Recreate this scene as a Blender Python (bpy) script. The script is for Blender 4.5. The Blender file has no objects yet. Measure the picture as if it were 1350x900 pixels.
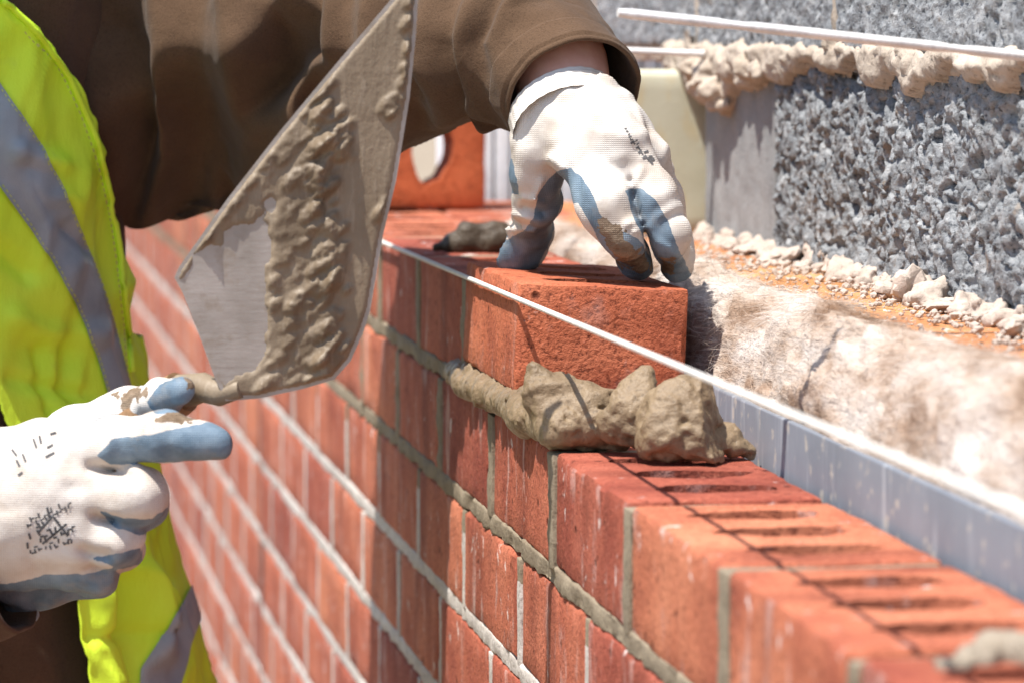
import bpy, bmesh, math, random
import numpy as np
from mathutils import Vector, Matrix
from mathutils.bvhtree import BVHTree

# ---------------------------------------------------------------- camera, light
SC = bpy.context.scene
COL = SC.collection
R = math.radians
ZT = 1.125                       # top of the course being laid
CAM = np.array([-0.345, 0.0, ZT + 0.161])
FPX = 4860.0
YAW, PIT = R(9.08), R(4.88)
cam_d = bpy.data.cameras.new('camera')
cam = bpy.data.objects.new('camera', cam_d)
COL.objects.link(cam)
cam.location = CAM
cam.rotation_euler = (R(90) - PIT, 0, -YAW)
cam_d.sensor_width = 36.0
cam_d.lens = FPX / 1350 * 36
cam_d.clip_start, cam_d.clip_end = 0.05, 2000
cam_d.dof.use_dof = True
cam_d.dof.focus_distance = 2.16
cam_d.dof.aperture_fstop = 10.5
SC.camera = cam

SUN_TO = Vector((-0.345, -0.21, 0.93)).normalized()
w = bpy.data.worlds.new('World'); SC.world = w; w.use_nodes = True
wn = w.node_tree
sky = wn.nodes.new('ShaderNodeTexSky'); sky.sky_type = 'NISHITA'; sky.sun_disc = False
sky.sun_elevation = math.asin(SUN_TO.z)
sky.sun_rotation = math.atan2(SUN_TO.x, SUN_TO.y)
bg = wn.nodes['Background']; bg.inputs[1].default_value = 0.13
wn.links.new(sky.outputs[0], bg.inputs[0])
sun_d = bpy.data.lights.new('sun', 'SUN'); sun_d.energy = 4.9; sun_d.angle = R(0.5); sun_d.color = (1, .955, .88)
sun = bpy.data.objects.new('sun', sun_d); COL.objects.link(sun)
sun.rotation_euler = SUN_TO.to_track_quat('Z', 'Y').to_euler()
sun.location = (-3, -4, 6)
vs = SC.view_settings
vs.view_transform = 'Standard'; vs.look = 'None'; vs.gamma = 1; vs.use_curve_mapping = False
vs.exposure = 0.76

# ---------------------------------------------------------------- pixel -> place
cy, sy, cp, sp = math.cos(YAW), math.sin(YAW), math.cos(PIT), math.sin(PIT)
FWD = np.array([sy * cp, cy * cp, -sp]); RIGHT = np.array([cy, -sy, 0.0]); UP = np.cross(RIGHT, FWD)
def ray(px, py): return FWD + RIGHT * ((px - 675) / FPX) + UP * ((450 - py) / FPX)
def at(px, py, d): return CAM + ray(px, py) * d
def onX(px, py, X): r = ray(px, py); return CAM + r * ((X - CAM[0]) / r[0])
def onY(px, py, Y): r = ray(px, py); return CAM + r * ((Y - CAM[1]) / r[1])
def onZ(px, py, Z): r = ray(px, py); return CAM + r * ((Z - CAM[2]) / r[2])
def proj(P):
    P = np.atleast_2d(P) - CAM
    d = P @ FWD
    return np.stack([675 + P @ RIGHT / d * FPX, 450 - P @ UP / d * FPX, d], 1)

# ---------------------------------------------------------------- noise
def _h(ix, iy, iz, s):
    n = (ix.astype(np.int64) * 374761393 + iy.astype(np.int64) * 668265263 + iz.astype(np.int64) * 2147483647 + s * 974711) & 0xffffffff
    n = ((n ^ (n >> 13)) * 1274126177) & 0xffffffff
    n = ((n ^ (n >> 16)) * 2246822519) & 0xffffffff
    return ((n ^ (n >> 15)) & 0xffffff) / float(0xffffff)
def vn(P, sc, s=0):
    Q = np.asarray(P, float) * sc; i = np.floor(Q).astype(np.int64); f = Q - i; f = f * f * f * (f * (f * 6 - 15) + 10)
    o = 0
    for a in (0, 1):
        for b in (0, 1):
            for c in (0, 1):
                wt = (f[:, 0] if a else 1 - f[:, 0]) * (f[:, 1] if b else 1 - f[:, 1]) * (f[:, 2] if c else 1 - f[:, 2])
                o = o + wt * _h(i[:, 0] + a, i[:, 1] + b, i[:, 2] + c, s)
    return o * 2 - 1
def fbm(P, sc, s=0, o=3):
    r = 0; a = 1.0
    for k in range(o):
        r = r + a * vn(P, sc * 2 ** k, s + k * 17); a *= .5
    return r / 1.6
def worley(P, sc, s=0):
    Q = np.asarray(P, float) * sc; i = np.floor(Q).astype(np.int64); best = np.full(len(Q), 9.0)
    for a in (-1, 0, 1):
        for b in (-1, 0, 1):
            for c in (-1, 0, 1):
                j = i + np.array([a, b, c])
                fp = np.stack([_h(j[:, 0], j[:, 1], j[:, 2], s + k * 31) for k in range(3)], 1) + j
                best = np.minimum(best, ((fp - Q) ** 2).sum(1))
    return np.sqrt(best)

# ---------------------------------------------------------------- objects
def tag(o, label=None, cat=None, group=None, kind=None):
    if label: o['label'] = label
    if cat: o['category'] = cat
    if group: o['group'] = group
    if kind: o['kind'] = kind
    return o
def empty(name, loc=(0, 0, 0), label=None, cat=None, group=None):
    o = bpy.data.objects.new(name, None); COL.objects.link(o); o.location = loc; o.empty_display_size = .05
    return tag(o, label, cat, group)
def link(name, me, mat=None, parent=None, loc=None):
    o = bpy.data.objects.new(name, me); COL.objects.link(o)
    if mat is not None and not me.materials: me.materials.append(mat)
    if parent is not None:
        o.parent = parent
        if loc is None: o.location = -Vector(PLOC[parent.name]) if parent.name in PLOC else (0, 0, 0)
    if loc is not None: o.location = loc
    return o
PLOC = {}
def root(name, loc, *a, **k):
    o = empty(name, loc, *a, **k); PLOC[o.name] = tuple(float(v) for v in loc); return o
def mesh(name, V, F, smooth=None):
    me = bpy.data.meshes.new(name)
    me.from_pydata([tuple(map(float, v)) for v in V], [], [tuple(int(i) for i in f) for f in F])
    me.update()
    if smooth is not None: shade(me, smooth)
    return me
def shade(me, ang=180):
    me.polygons.foreach_set('use_smooth', np.ones(len(me.polygons), bool))
    if ang < 180:
        bm = bmesh.new(); bm.from_mesh(me)
        a = R(ang)
        for e in bm.edges:
            if len(e.link_faces) == 2 and e.calc_face_angle(0) > a: e.smooth = False
        bm.to_mesh(me); bm.free()
    me.update()
def co(me):
    a = np.empty(len(me.vertices) * 3); me.vertices.foreach_get('co', a); return a.reshape(-1, 3)
def setco(me, V): me.vertices.foreach_set('co', np.ascontiguousarray(V, float).ravel()); me.update()
def nrm(me):
    a = np.empty(len(me.vertices) * 3); me.vertex_normals.foreach_get('vector', a) if hasattr(me, 'vertex_normals') else me.vertices.foreach_get('normal', a)
    return a.reshape(-1, 3)
def attr(me, name, vals):
    a = me.attributes.new(name, 'FLOAT', 'POINT'); a.data.foreach_set('value', np.ascontiguousarray(vals, np.float32))

def join_data(parts):
    V, F, n = [], [], 0
    for v, f in parts:
        V.extend(map(tuple, v)); F.extend([tuple(i + n for i in q) for q in f]); n += len(v)
    return V, F

def rbox(lo, hi, n, r=.002, amp=0.0, seed=0, chip=0.0, nsc=90):
    """rounded, roughened box: returns verts, faces"""
    lo, hi = np.array(lo, float), np.array(hi, float)
    ids, V, F = {}, [], []
    def vid(t):
        if t not in ids: ids[t] = len(V); V.append(t)
        return ids[t]
    nx, ny, nz = n
    for ax in range(3):
        u, v = [(1, 2), (2, 0), (0, 1)][ax]
        for side in (0, n[ax]):
            for a in range(n[u]):
                for b in range(n[v]):
                    q = []
                    for da, db in ((0, 0), (1, 0), (1, 1), (0, 1)):
                        t = [0, 0, 0]; t[ax] = side; t[u] = a + da; t[v] = b + db; q.append(vid(tuple(t)))
                    F.append(q if side else q[::-1])
    T = np.array(V, float) / np.array(n, float)
    # push the first and last row towards the edge so that the rounding stays small
    P = lo + T * (hi - lo)
    for ax in range(3):
        m = np.isclose(T[:, ax], 1 / n[ax]); P[m, ax] = lo[ax] + r * 1.15 if n[ax] > 2 else P[m, ax]
        m = np.isclose(T[:, ax], 1 - 1 / n[ax]); P[m, ax] = hi[ax] - r * 1.15 if n[ax] > 2 else P[m, ax]
    q = np.clip(P, lo + r, hi - r); d = P - q; L = np.linalg.norm(d, axis=1, keepdims=True) + 1e-9
    N = d / L; P = q + N * r
    if amp:
        S = P + seed * 3.17
        P = P + N * (fbm(S, nsc, seed) * amp)[:, None]
        if chip:
            edge = (np.abs(N).max(1) < .97)
            P = P - N * (np.clip(fbm(S, 45, seed + 5) - .15, 0, 1) * chip * edge)[:, None]
    return P, F

def tube(pts, rad, n=10, cap=True, flat=1.0, up=(0, 0, 1)):
    pts = [Vector(p) for p in pts]; V, F = [], []
    if not hasattr(rad, '__len__'): rad = [rad] * len(pts)
    for i, p in enumerate(pts):
        t = (pts[min(i + 1, len(pts) - 1)] - pts[max(i - 1, 0)]).normalized()
        a = t.cross(Vector(up)).normalized(); b = a.cross(t)
        for k in range(n):
            an = 2 * math.pi * k / n
            V.append(p + (a * math.cos(an) + b * math.sin(an) * flat) * rad[i])
    for i in range(len(pts) - 1):
        for k in range(n):
            F.append((i * n + k, i * n + (k + 1) % n, (i + 1) * n + (k + 1) % n, (i + 1) * n + k))
    if cap: F.append(tuple(range(n))[::-1]); F.append(tuple((len(pts) - 1) * n + k for k in range(n)))
    return V, F

def catmull(P, n):
    P = np.array(P, float); P = np.vstack([2 * P[0] - P[1], P, 2 * P[-1] - P[-2]]); out = []
    m = len(P) - 3
    for t in np.linspace(0, m, n):
        i = min(int(t), m - 1); f = t - i; a, b, c, d = P[i:i + 4]
        out.append(.5 * (2 * b + (c - a) * f + (2 * a - 5 * b + 4 * c - d) * f * f + (3 * b - a - 3 * c + d) * f ** 3))
    return np.array(out)

# smooth union of round cones, skinned by surface nets
def sd_cone(P, a, b, ra, rb):
    a = np.asarray(a, np.float32); b = np.asarray(b, np.float32)
    ba = b - a; t = np.clip(((P - a) @ ba) / (ba @ ba + 1e-12), 0, 1)
    return np.linalg.norm(P - a - t[:, None] * ba, axis=1) - (ra + (rb - ra) * t)
def smin(a, b, k):
    h = np.clip(.5 + .5 * (b - a) / k, 0, 1); return b + (a - b) * h - k * h * (1 - h)
def skin(cones, h, k, disp=None, extra=None, groups=False):
    """cones: list of (a, b, ra, rb) or list of such lists (fingers kept apart by a small k)"""
    allc = [c for g in cones for c in g] if groups else cones
    A = np.array([c[0] for c in allc] + [c[1] for c in allc]); r = max(max(c[2], c[3]) for c in allc)
    lo = A.min(0) - r - 4 * h - .006; hi = A.max(0) + r + 4 * h + .006
    n = np.ceil((hi - lo) / h).astype(int) + 1
    ax = [lo[i] + np.arange(n[i]) * h for i in range(3)]
    P = np.stack(np.meshgrid(*ax, indexing='ij'), -1).reshape(-1, 3).astype(np.float32)
    if groups:
        d = None
        for g in cones:
            dg = None
            for c in g:
                s = sd_cone(P, *c); dg = s if dg is None else smin(dg, s, k)
            d = dg if d is None else smin(d, dg, k * .3)
    else:
        d = None
        for c in cones:
            s = sd_cone(P, *c); d = s if d is None else smin(d, s, k)
    if extra is not None: d = extra(P, d)
    if disp is not None:
        m = np.abs(d) < .03; d = d.copy(); d[m] += disp(P[m].astype(float))
    return nets(d.reshape(n), lo, h)
def nets(D, lo, h):
    n = D.shape; S = D < 0
    c = np.zeros(tuple(k - 1 for k in n), np.int8)
    for a in (0, 1):
        for b in (0, 1):
            for e in (0, 1): c += S[a:n[0] - 1 + a, b:n[1] - 1 + b, e:n[2] - 1 + e]
    act = np.argwhere((c > 0) & (c < 8)); idx = -np.ones(c.shape, int); idx[tuple(act.T)] = np.arange(len(act))
    acc = np.zeros((len(act), 3)); cnt = np.zeros(len(act))
    corners = [(a, b, e) for a in (0, 1) for b in (0, 1) for e in (0, 1)]
    for p in corners:
        for ax in range(3):
            if p[ax]: continue
            q = list(p); q[ax] = 1
            v0 = D[act[:, 0] + p[0], act[:, 1] + p[1], act[:, 2] + p[2]]; v1 = D[act[:, 0] + q[0], act[:, 1] + q[1], act[:, 2] + q[2]]
            m = (v0 < 0) != (v1 < 0); t = np.where(m, v0 / np.where(m, v0 - v1, 1), 0)
            pt = np.array(p, float)[None] + np.zeros((len(act), 3)); pt[:, ax] += t
            acc[m] += pt[m]; cnt[m] += 1
    V = lo + (act + acc / cnt[:, None]) * h
    F = []
    for ax in range(3):
        u, v = [(1, 2), (2, 0), (0, 1)][ax]
        s0 = [slice(1, -1)] * 3; s1 = [slice(1, -1)] * 3; s0[ax] = slice(0, n[ax] - 1); s1[ax] = slice(1, n[ax])
        off = np.array([1, 1, 1]); off[ax] = 0
        A, B = S[tuple(s0)], S[tuple(s1)]
        E = np.argwhere(A != B)
        inside = A[tuple(E.T)]
        E = E + off
        def cell(du, dv):
            q = E.copy(); q[:, u] -= du; q[:, v] -= dv; return idx[tuple(q.T)]
        q = np.stack([cell(1, 1), cell(0, 1), cell(0, 0), cell(1, 0)], 1)
        q[~inside] = q[~inside][:, ::-1]
        F.append(q)
    return V, np.vstack(F)
def sdf_obj(name, cones, h, k, mat, parent=None, disp=None, extra=None, groups=False):
    V, F = skin(cones, h, k, disp, extra, groups)
    me = mesh(name, V, F, 180)
    return link(name, me, mat, parent)
def pc(px, py, d, r):          # round-cone end from pixel, depth, pixel radius
    return at(px, py, d), r * d / FPX
def chain(*pts):
    q = [pc(*p) for p in pts]
    return [(q[i][0], q[i + 1][0], q[i][1], q[i + 1][1]) for i in range(len(q) - 1)]

# polygon signed distance in pixels (positive inside)
def polysd(P, poly):
    poly = np.array(poly, float); ins = np.zeros(len(P), bool); d = np.full(len(P), 1e9)
    for i in range(len(poly)):
        a, b = poly[i], poly[(i + 1) % len(poly)]
        ba = b - a; t = np.clip(((P - a) @ ba) / (ba @ ba + 1e-9), 0, 1)
        d = np.minimum(d, np.linalg.norm(P - a - t[:, None] * ba, axis=1))
        c = ((a[1] > P[:, 1]) != (b[1] > P[:, 1])) & (P[:, 0] < (b[0] - a[0]) * (P[:, 1] - a[1]) / (b[1] - a[1] + 1e-12) + a[0])
        ins ^= c
    return np.where(ins, d, -d)
def linesd(P, line):
    line = np.array(line, float); d = np.full(len(P), 1e9)
    for i in range(len(line) - 1):
        a, b = line[i], line[i + 1]; ba = b - a; t = np.clip(((P - a) @ ba) / (ba @ ba + 1e-9), 0, 1)
        d = np.minimum(d, np.linalg.norm(P - a - t[:, None] * ba, axis=1))
    return d

# ---------------------------------------------------------------- materials
class M:
    def __init__(s, name, rough=.8, spec=.3):
        s.m = bpy.data.materials.new(name); s.m.use_nodes = True; s.t = s.m.node_tree; s.b = s.t.nodes['Principled BSDF']
        s.b.inputs['Roughness'].default_value = rough; s.b.inputs['Specular IOR Level'].default_value = spec
        s.tc = s.n('ShaderNodeTexCoord'); s.vec = s.tc.outputs['Object']; s.h = None
    def n(s, t, **k):
        o = s.t.nodes.new(t)
        for a, b in k.items(): setattr(o, a, b)
        return o
    def l(s, a, b): s.t.links.new(a, b)
    def world(s):
        g = s.n('ShaderNodeNewGeometry'); s.vec = g.outputs['Position']; return s
    def randshift(s):
        oi = s.n('ShaderNodeObjectInfo'); v = s.n('ShaderNodeVectorMath', operation='MULTIPLY_ADD'); c = s.n('ShaderNodeCombineXYZ')
        for i in range(3): s.l(oi.outputs['Random'], c.inputs[i])
        s.l(c.outputs[0], v.inputs[0]); v.inputs[1].default_value = (17.3, 9.1, 13.7); s.l(s.vec, v.inputs[2]); s.vec = v.outputs[0]
        s.rand = oi.outputs['Random']; return s
    def noise(s, sc, det=4, stretch=None, rough=.55):
        o = s.n('ShaderNodeTexNoise'); o.inputs['Scale'].default_value = sc; o.inputs['Detail'].default_value = det; o.inputs['Roughness'].default_value = rough
        v = s.vec
        if stretch:
            mp = s.n('ShaderNodeMapping'); mp.inputs['Scale'].default_value = stretch; s.l(v, mp.inputs[0]); v = mp.outputs[0]
        s.l(v, o.inputs['Vector']); return o.outputs[0]
    def vor(s, sc, feature='F1', stretch=None):
        o = s.n('ShaderNodeTexVoronoi', feature=feature); o.inputs['Scale'].default_value = sc; v = s.vec
        if stretch:
            mp = s.n('ShaderNodeMapping'); mp.inputs['Scale'].default_value = stretch; s.l(v, mp.inputs[0]); v = mp.outputs[0]
        s.l(v, o.inputs['Vector']); return o.outputs['Distance']
    def ramp(s, f, *st):
        o = s.n('ShaderNodeValToRGB'); e = o.color_ramp.elements
        while len(e) < len(st): e.new(.5)
        for i, (p, c) in enumerate(st):
            e[i].position = p; e[i].color = (c, c, c, 1) if not hasattr(c, '__len__') else (*c, 1)
        s.l(f, o.inputs[0]); return o.outputs[0]
    def mix(s, f, a, b, mode='MIX'):
        o = s.n('ShaderNodeMix', data_type='RGBA', blend_type=mode)
        for v, i in ((f, 0), (a, 6), (b, 7)):
            if hasattr(v, 'node'): s.l(v, o.inputs[i])
            elif i == 0: o.inputs[0].default_value = v
            else: o.inputs[i].default_value = (*v, 1) if hasattr(v, '__len__') else (v, v, v, 1)
        return o.outputs[2]
    def math(s, op, a, b=0.0):
        o = s.n('ShaderNodeMath', operation=op)
        for v, i in ((a, 0), (b, 1)):
            if hasattr(v, 'node'): s.l(v, o.inputs[i])
            else: o.inputs[i].default_value = v
        return o.outputs[0]
    def attr(s, name):
        o = s.n('ShaderNodeAttribute'); o.attribute_name = name; return o.outputs['Fac']
    def col(s, c):
        if hasattr(c, 'node'): s.l(c, s.b.inputs['Base Color'])
        else: s.b.inputs['Base Color'].default_value = (*c, 1)
        return s
    def rough(s, r): s.l(r, s.b.inputs['Roughness']); return s
    def bump(s, h, strength, dist):
        o = s.n('ShaderNodeBump'); o.inputs['Strength'].default_value = strength; o.inputs['Distance'].default_value = dist
        s.l(h, o.inputs['Height'])
        if s.h is not None: s.l(s.h, o.inputs['Normal'])
        s.h = o.outputs[0]; s.l(s.h, s.b.inputs['Normal']); return s

def brick_mat(name, c_dark, c_mid, c_light, streak=True, white=.5):
    m = M(name, .85, .2).randshift()
    sn = m.n('ShaderNodeSeparateXYZ'); m.l(m.tc.outputs['Normal'], sn.inputs[0]); side = m.math('LESS_THAN', m.math('ABSOLUTE', sn.outputs[2]), .6)
    base = m.ramp(m.noise(14, 5), (.25, c_dark), (.5, c_mid), (.75, c_light))
    # each brick fired a little differently
    rr = m.ramp(m.rand, (0, (.62, .48, .58)), (.22, (.90, .84, .86)), (.65, (1.0, 1.02, 1.0)), (1, (1.12, 1.28, 1.20)))
    base = m.mix(.85, base, rr, 'MULTIPLY')
    if streak:
        st = m.noise(1, 4, (30, 150, 9), .6)
        st = m.math('MULTIPLY', st, side); base = m.mix(m.ramp(st, (.56, 0), (.74, .4)), base, c_dark)
        kiln = m.noise(1, 2, (6, 15, 2.5))
        base = m.mix(m.ramp(kiln, (.56, 0), (.66, .55)), base, tuple(v * .62 for v in c_dark))
    grain = m.noise(330, 3, None, .75)
    base = m.mix(m.ramp(grain, (.32, .9), (.47, 0)), base, tuple(v * .5 for v in c_dark))
    base = m.mix(m.ramp(grain, (.60, 0), (.74, .55)), base, tuple(min(1, v * 1.5 + .05) for v in c_light))
    pit = m.vor(70); pm = m.ramp(pit, (.10, 1), (.22, 0)); pm = m.mix(m.ramp(m.noise(30, 2), (.5, 0), (.62, 1)), 0, pm)
    base = m.mix(pm, base, tuple(v * .35 for v in c_dark))
    if white:
        ef = m.math('MULTIPLY', m.noise(1, 5, (25, 45, 14), .65), side)
        base = m.mix(m.ramp(ef, (.56, 0), (.74, white)), base, (.60, .46, .42))
        ef2 = m.noise(48, 5, None, .65)
        base = m.mix(m.ramp(ef2, (.635, 0), (.70, white * 1.2)), base, (.72, .66, .62))
    m.col(base)
    m.bump(grain, .8, .0018)
    m.bump(m.math('SUBTRACT', 1.0, pm), .7, .002)
    if streak: m.bump(st, .35, .0020)
    m.bump(m.noise(60, 4), .5, .003)
    return m.m
BR = brick_mat('red_brick', (.25, .058, .036), (.42, .125, .070), (.52, .180, .105), white=.6)
BR_TOP = brick_mat('red_brick_clean', (.24, .056, .031), (.42, .112, .056), (.50, .160, .085), streak=False, white=.25)
BR_OR = brick_mat('orange_brick', (.34, .14, .06), (.47, .20, .085), (.55, .29, .15), streak=False, white=.95)
BR_OR2 = brick_mat('bright_orange_brick', (.38, .085, .036), (.48, .115, .045), (.54, .15, .062), streak=False, white=.1)

def mortar_mat(name, a, b, rough=.8, fine=300):
    m = M(name, rough, .3).world()
    g = m.noise(fine, 4, None, .7)
    c = m.ramp(m.noise(35, 4), (.3, a), (.7, b))
    c = m.mix(m.ramp(g, (.33, .6), (.46, 0)), c, tuple(v * .45 for v in a))
    c = m.mix(m.ramp(g, (.62, 0), (.75, .5)), c, tuple(min(1, v * 1.35) for v in b))
    m.col(c); m.bump(g, .6, .0015); m.bump(m.noise(90, 4), .5, .003)
    return m.m
MO_WET = mortar_mat('wet_mortar', (.180, .126, .075), (.268, .194, .120), .42, 420)
MO_WET_SHADED = mortar_mat('shaded_wet_mortar', (.050, .036, .024), (.085, .062, .042), .5)  # wet mortar, with the shadow of the hand darkened into its colour
MO_PALE = mortar_mat('pale_mortar', (.38, .31, .245), (.52, .44, .365), .9)
MO_CRUMB = mortar_mat('dry_crumbs', (.38, .31, .26), (.54, .46, .40), .9)
# joints: the two youngest beds are still damp, the older ones have dried pale
def joint_mat():
    m = M('wall_mortar', .85, .2).world()
    sx = m.n('ShaderNodeSeparateXYZ'); m.l(m.vec, sx.inputs[0])
    g = m.noise(320, 4, None, .7); n2 = m.noise(40, 4)
    dry = m.ramp(n2, (.3, (.40, .36, .33)), (.7, (.60, .55, .51)))
    wet = m.ramp(n2, (.3, (.19, .150, .105)), (.7, (.28, .23, .165)))
    zz = m.math('ADD', sx.outputs[2], m.math('MULTIPLY', m.noise(25, 3), .016))
    f = m.math('GREATER_THAN', zz, ZT - .158)
    c = m.mix(f, dry, wet)
    c = m.mix(m.ramp(g, (.33, .6), (.46, 0)), c, (.09, .07, .05))
    m.col(c); m.bump(g, .6, .0015); m.bump(n2, .4, .003)
    return m.m
MO_JOINT = joint_mat()

def fabric(name, c1, c2, weave=1500, fold=.4):
    m = M(name, .95, .1); m.b.inputs['Sheen Weight'].default_value = .08; m.b.inputs['Sheen Roughness'].default_value = .5
    m.world()
    wv = m.n('ShaderNodeTexWave'); wv.inputs['Scale'].default_value = weave / 3.0; wv.inputs['Distortion'].default_value = 1.5; wv.inputs['Detail'].default_value = 1; wv.bands_direction = 'Z'
    m.l(m.vec, wv.inputs[0])
    g = m.noise(900, 2); c = m.ramp(m.noise(18, 4), (.3, c1), (.7, c2))
    c = m.mix(m.ramp(g, (.3, .55), (.5, 0)), c, tuple(v * .5 for v in c1))
    c = m.mix(m.ramp(wv.outputs[1], (.2, .4), (.6, 0)), c, tuple(v * .6 for v in c1))
    m.col(c); m.bump(wv.outputs[1], .25, .0005); m.bump(g, .4, .001); m.bump(m.noise(35, 3), fold, .004)
    return m.m
BROWN = fabric('brown_knit', (.090, .053, .031), (.135, .081, .049))
TROUS = fabric('brown_trousers', (.060, .040, .028), (.09, .062, .045))
def hiviz():
    m = M('hi_vis_yellow', .6, .3).world()
    c = m.ramp(m.noise(12, 3), (.3, (.67, .95, .035)), (.7, (.73, .98, .07)))
    c = m.mix(m.ramp(m.noise(22, 6, None, .65), (.62, 0), (.78, .3)), c, (.42, .54, .12))
    m.col(c); m.bump(m.noise(1, 4, (38, 38, 16)), .45, .006); m.bump(m.vor(1100), .25, .0006)
    return m.m
HIVIZ = hiviz()
def tape():
    m = M('reflective_tape', .45, .5).world()
    c = m.ramp(m.noise(25, 4), (.3, (.235, .285, .325)), (.7, (.35, .405, .445)))
    m.col(c); m.b.inputs['Metallic'].default_value = .1; m.bump(m.noise(45, 3), .35, .003); m.bump(m.vor(900), .2, .0004)
    return m.m
TAPE = tape()
def glove():
    m = M('knit_glove', .9, .2).world()
    wv = m.n('ShaderNodeTexWave'); wv.inputs['Scale'].default_value = 260; wv.inputs['Distortion'].default_value = .8; wv.bands_direction = 'Z'
    m.l(m.vec, wv.inputs[0])
    wx = m.n('ShaderNodeTexWave'); wx.inputs['Scale'].default_value = 260; wx.inputs['Distortion'].default_value = .8; wx.bands_direction = 'X'
    m.l(m.vec, wx.inputs[0])
    kn = m.math('MULTIPLY', wv.outputs[1], wx.outputs[1])
    kc = m.ramp(m.noise(30, 4), (.35, (.50, .43, .37)), (.62, (.67, .63, .585)))
    kc = m.mix(m.ramp(kn, (0, .09), (.35, 0)), kc, (.52, .43, .37))
    n2 = m.noise(150, 4)
    lat = m.ramp(m.noise(60, 4), (.3, (.095, .145, .20)), (.7, (.225, .295, .36)))
    f = m.math('ADD', m.attr('dip'), m.math('MULTIPLY', m.math('SUBTRACT', n2, .5), 7.0))
    f = m.ramp(m.math('MULTIPLY_ADD', f, .25), (0, 0), (1, 1)) if False else m.math('GREATER_THAN', f, 0)
    c = m.mix(f, kc, lat)
    mud = m.math('ADD', m.attr('mud'), m.math('MULTIPLY', m.math('SUBTRACT', m.noise(110, 5), .5), 42.0))
    mf = m.math('GREATER_THAN', mud, 0)
    c = m.mix(mf, c, m.ramp(n2, (.3, (.14, .095, .06)), (.7, (.27, .20, .14))))
    c = m.mix(m.ramp(m.noise(38, 6, None, .65), (.54, 0), (.72, .5)), c, (.36, .28, .21))
    m.col(c)
    m.rough(m.mix(f, .92, .5))
    m.bump(kn, .35, .0007); m.bump(m.mix(mf, 0.0, n2), .8, .003); m.bump(m.noise(70, 3), .3, .003)
    return m.m
GLOVE = glove()
SKIN = M('skin', .5, .4)
SKIN.b.inputs['Subsurface Weight'].default_value = .15; SKIN.b.inputs['Subsurface Radius'].default_value = (.01, .004, .002)
SKIN.world(); SKIN.col(SKIN.ramp(SKIN.noise(60, 4), (.3, (.52, .25, .19)), (.7, (.64, .36, .28)))); SKIN.bump(SKIN.noise(500, 3), .2, .0006); SKIN = SKIN.m
def simple(name, c1, c2, rough=.8, sc=40, bump=.3, metal=0, fine=400, spec=.3):
    m = M(name, rough, spec).world(); g = m.noise(fine, 3)
    c = m.ramp(m.noise(sc, 4), (.3, c1), (.7, c2)); c = m.mix(m.ramp(g, (.3, .35), (.5, 0)), c, tuple(v * .6 for v in c1))
    m.col(c); m.bump(g, bump, .001); m.bump(m.noise(sc * 2, 3), bump, .002); m.b.inputs['Metallic'].default_value = metal
    return m.m
INK = simple('black_print', (.05, .05, .055), (.16, .155, .155), .8)
HAIR = simple('brown_hair', (.03, .02, .012), (.06, .04, .025), .6)
EYE = simple('eye', (.7, .7, .7), (.75, .75, .74), .2)
BOOT = simple('boot_leather', (.10, .06, .03), (.15, .09, .05), .6)
STRING = simple('string', (.66, .62, .57), (.80, .77, .73), .8, 200, .6, fine=900)
STEEL = simple('galvanised_tie', (.60, .58, .57), (.80, .78, .77), .5, 60, .2, metal=.15, spec=.5)
WOOD = simple('wooden_handle', (.25, .14, .07), (.34, .2, .1), .5)
def blade_mat():
    m = M('trowel_steel', .5, .5).world()
    n1 = m.noise(1, 4, (60, 60, 400)); c = m.ramp(m.noise(30, 5), (.3, (.28, .25, .22)), (.7, (.44, .40, .37)))
    c = m.mix(m.ramp(m.noise(80, 5), (.55, 0), (.7, .5)), c, (.25, .19, .13))
    m.col(c); m.b.inputs['Metallic'].default_value = .35; m.bump(n1, .2, .0008); m.bump(m.noise(250, 3), .25, .0006)
    return m.m
BLADE = blade_mat()
def film_mat():   # thin skim of mortar drying on the steel
    m = M('mortar_film', .55, .4).world()
    st = m.noise(1, 4, (220, 220, 60)); c = m.ramp(m.noise(40, 5), (.3, (.125, .088, .054)), (.7, (.20, .148, .096)))
    c = m.mix(m.ramp(m.attr('thick'), (.0, 1), (.42, 0)), c, m.ramp(m.noise(30, 5), (.3, (.185, .138, .09)), (.7, (.265, .205, .142))))
    c = m.mix(m.ramp(st, (.56, 0), (.70, .45)), c, (.33, .27, .20))
    m.col(c); m.bump(st, .5, .0015); m.bump(m.noise(300, 4), .4, .001)
    return m.m
FILM = film_mat()
def block_mat(name, rough_face):
    m = M(name, .95, .15).world()
    g = m.noise(260, 5, (1, .5, 1), .75); v = m.vor(170, 'F1', (1, .5, 1))
    c = m.ramp(m.noise(70, 5, (1, .5, 1), .7), (.28, (.13, .138, .15)), (.5, (.27, .282, .297)), (.72, (.45, .455, .462)))
    c = m.mix(m.ramp(g, (.34, .95), (.48, 0)), c, (.04, .045, .055))
    c = m.mix(m.ramp(g, (.60, 0), (.72, .7)), c, (.60, .60, .59))
    c = m.mix(m.ramp(m.noise(50, 3), (.66, 0), (.72, .6)), c, (.30, .23, .17))
    m.col(c); m.bump(g, .9 if rough_face else .7, .003); m.bump(v, .5, .003)
    return m.m
BLOCK = block_mat('concrete_block', False); BLOCK_R = block_mat('rough_concrete_block', True)
BLOCK_S = simple('smooth_concrete_block', (.22, .225, .23), (.31, .31, .31), .95, 25, .5, fine=300)
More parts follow.
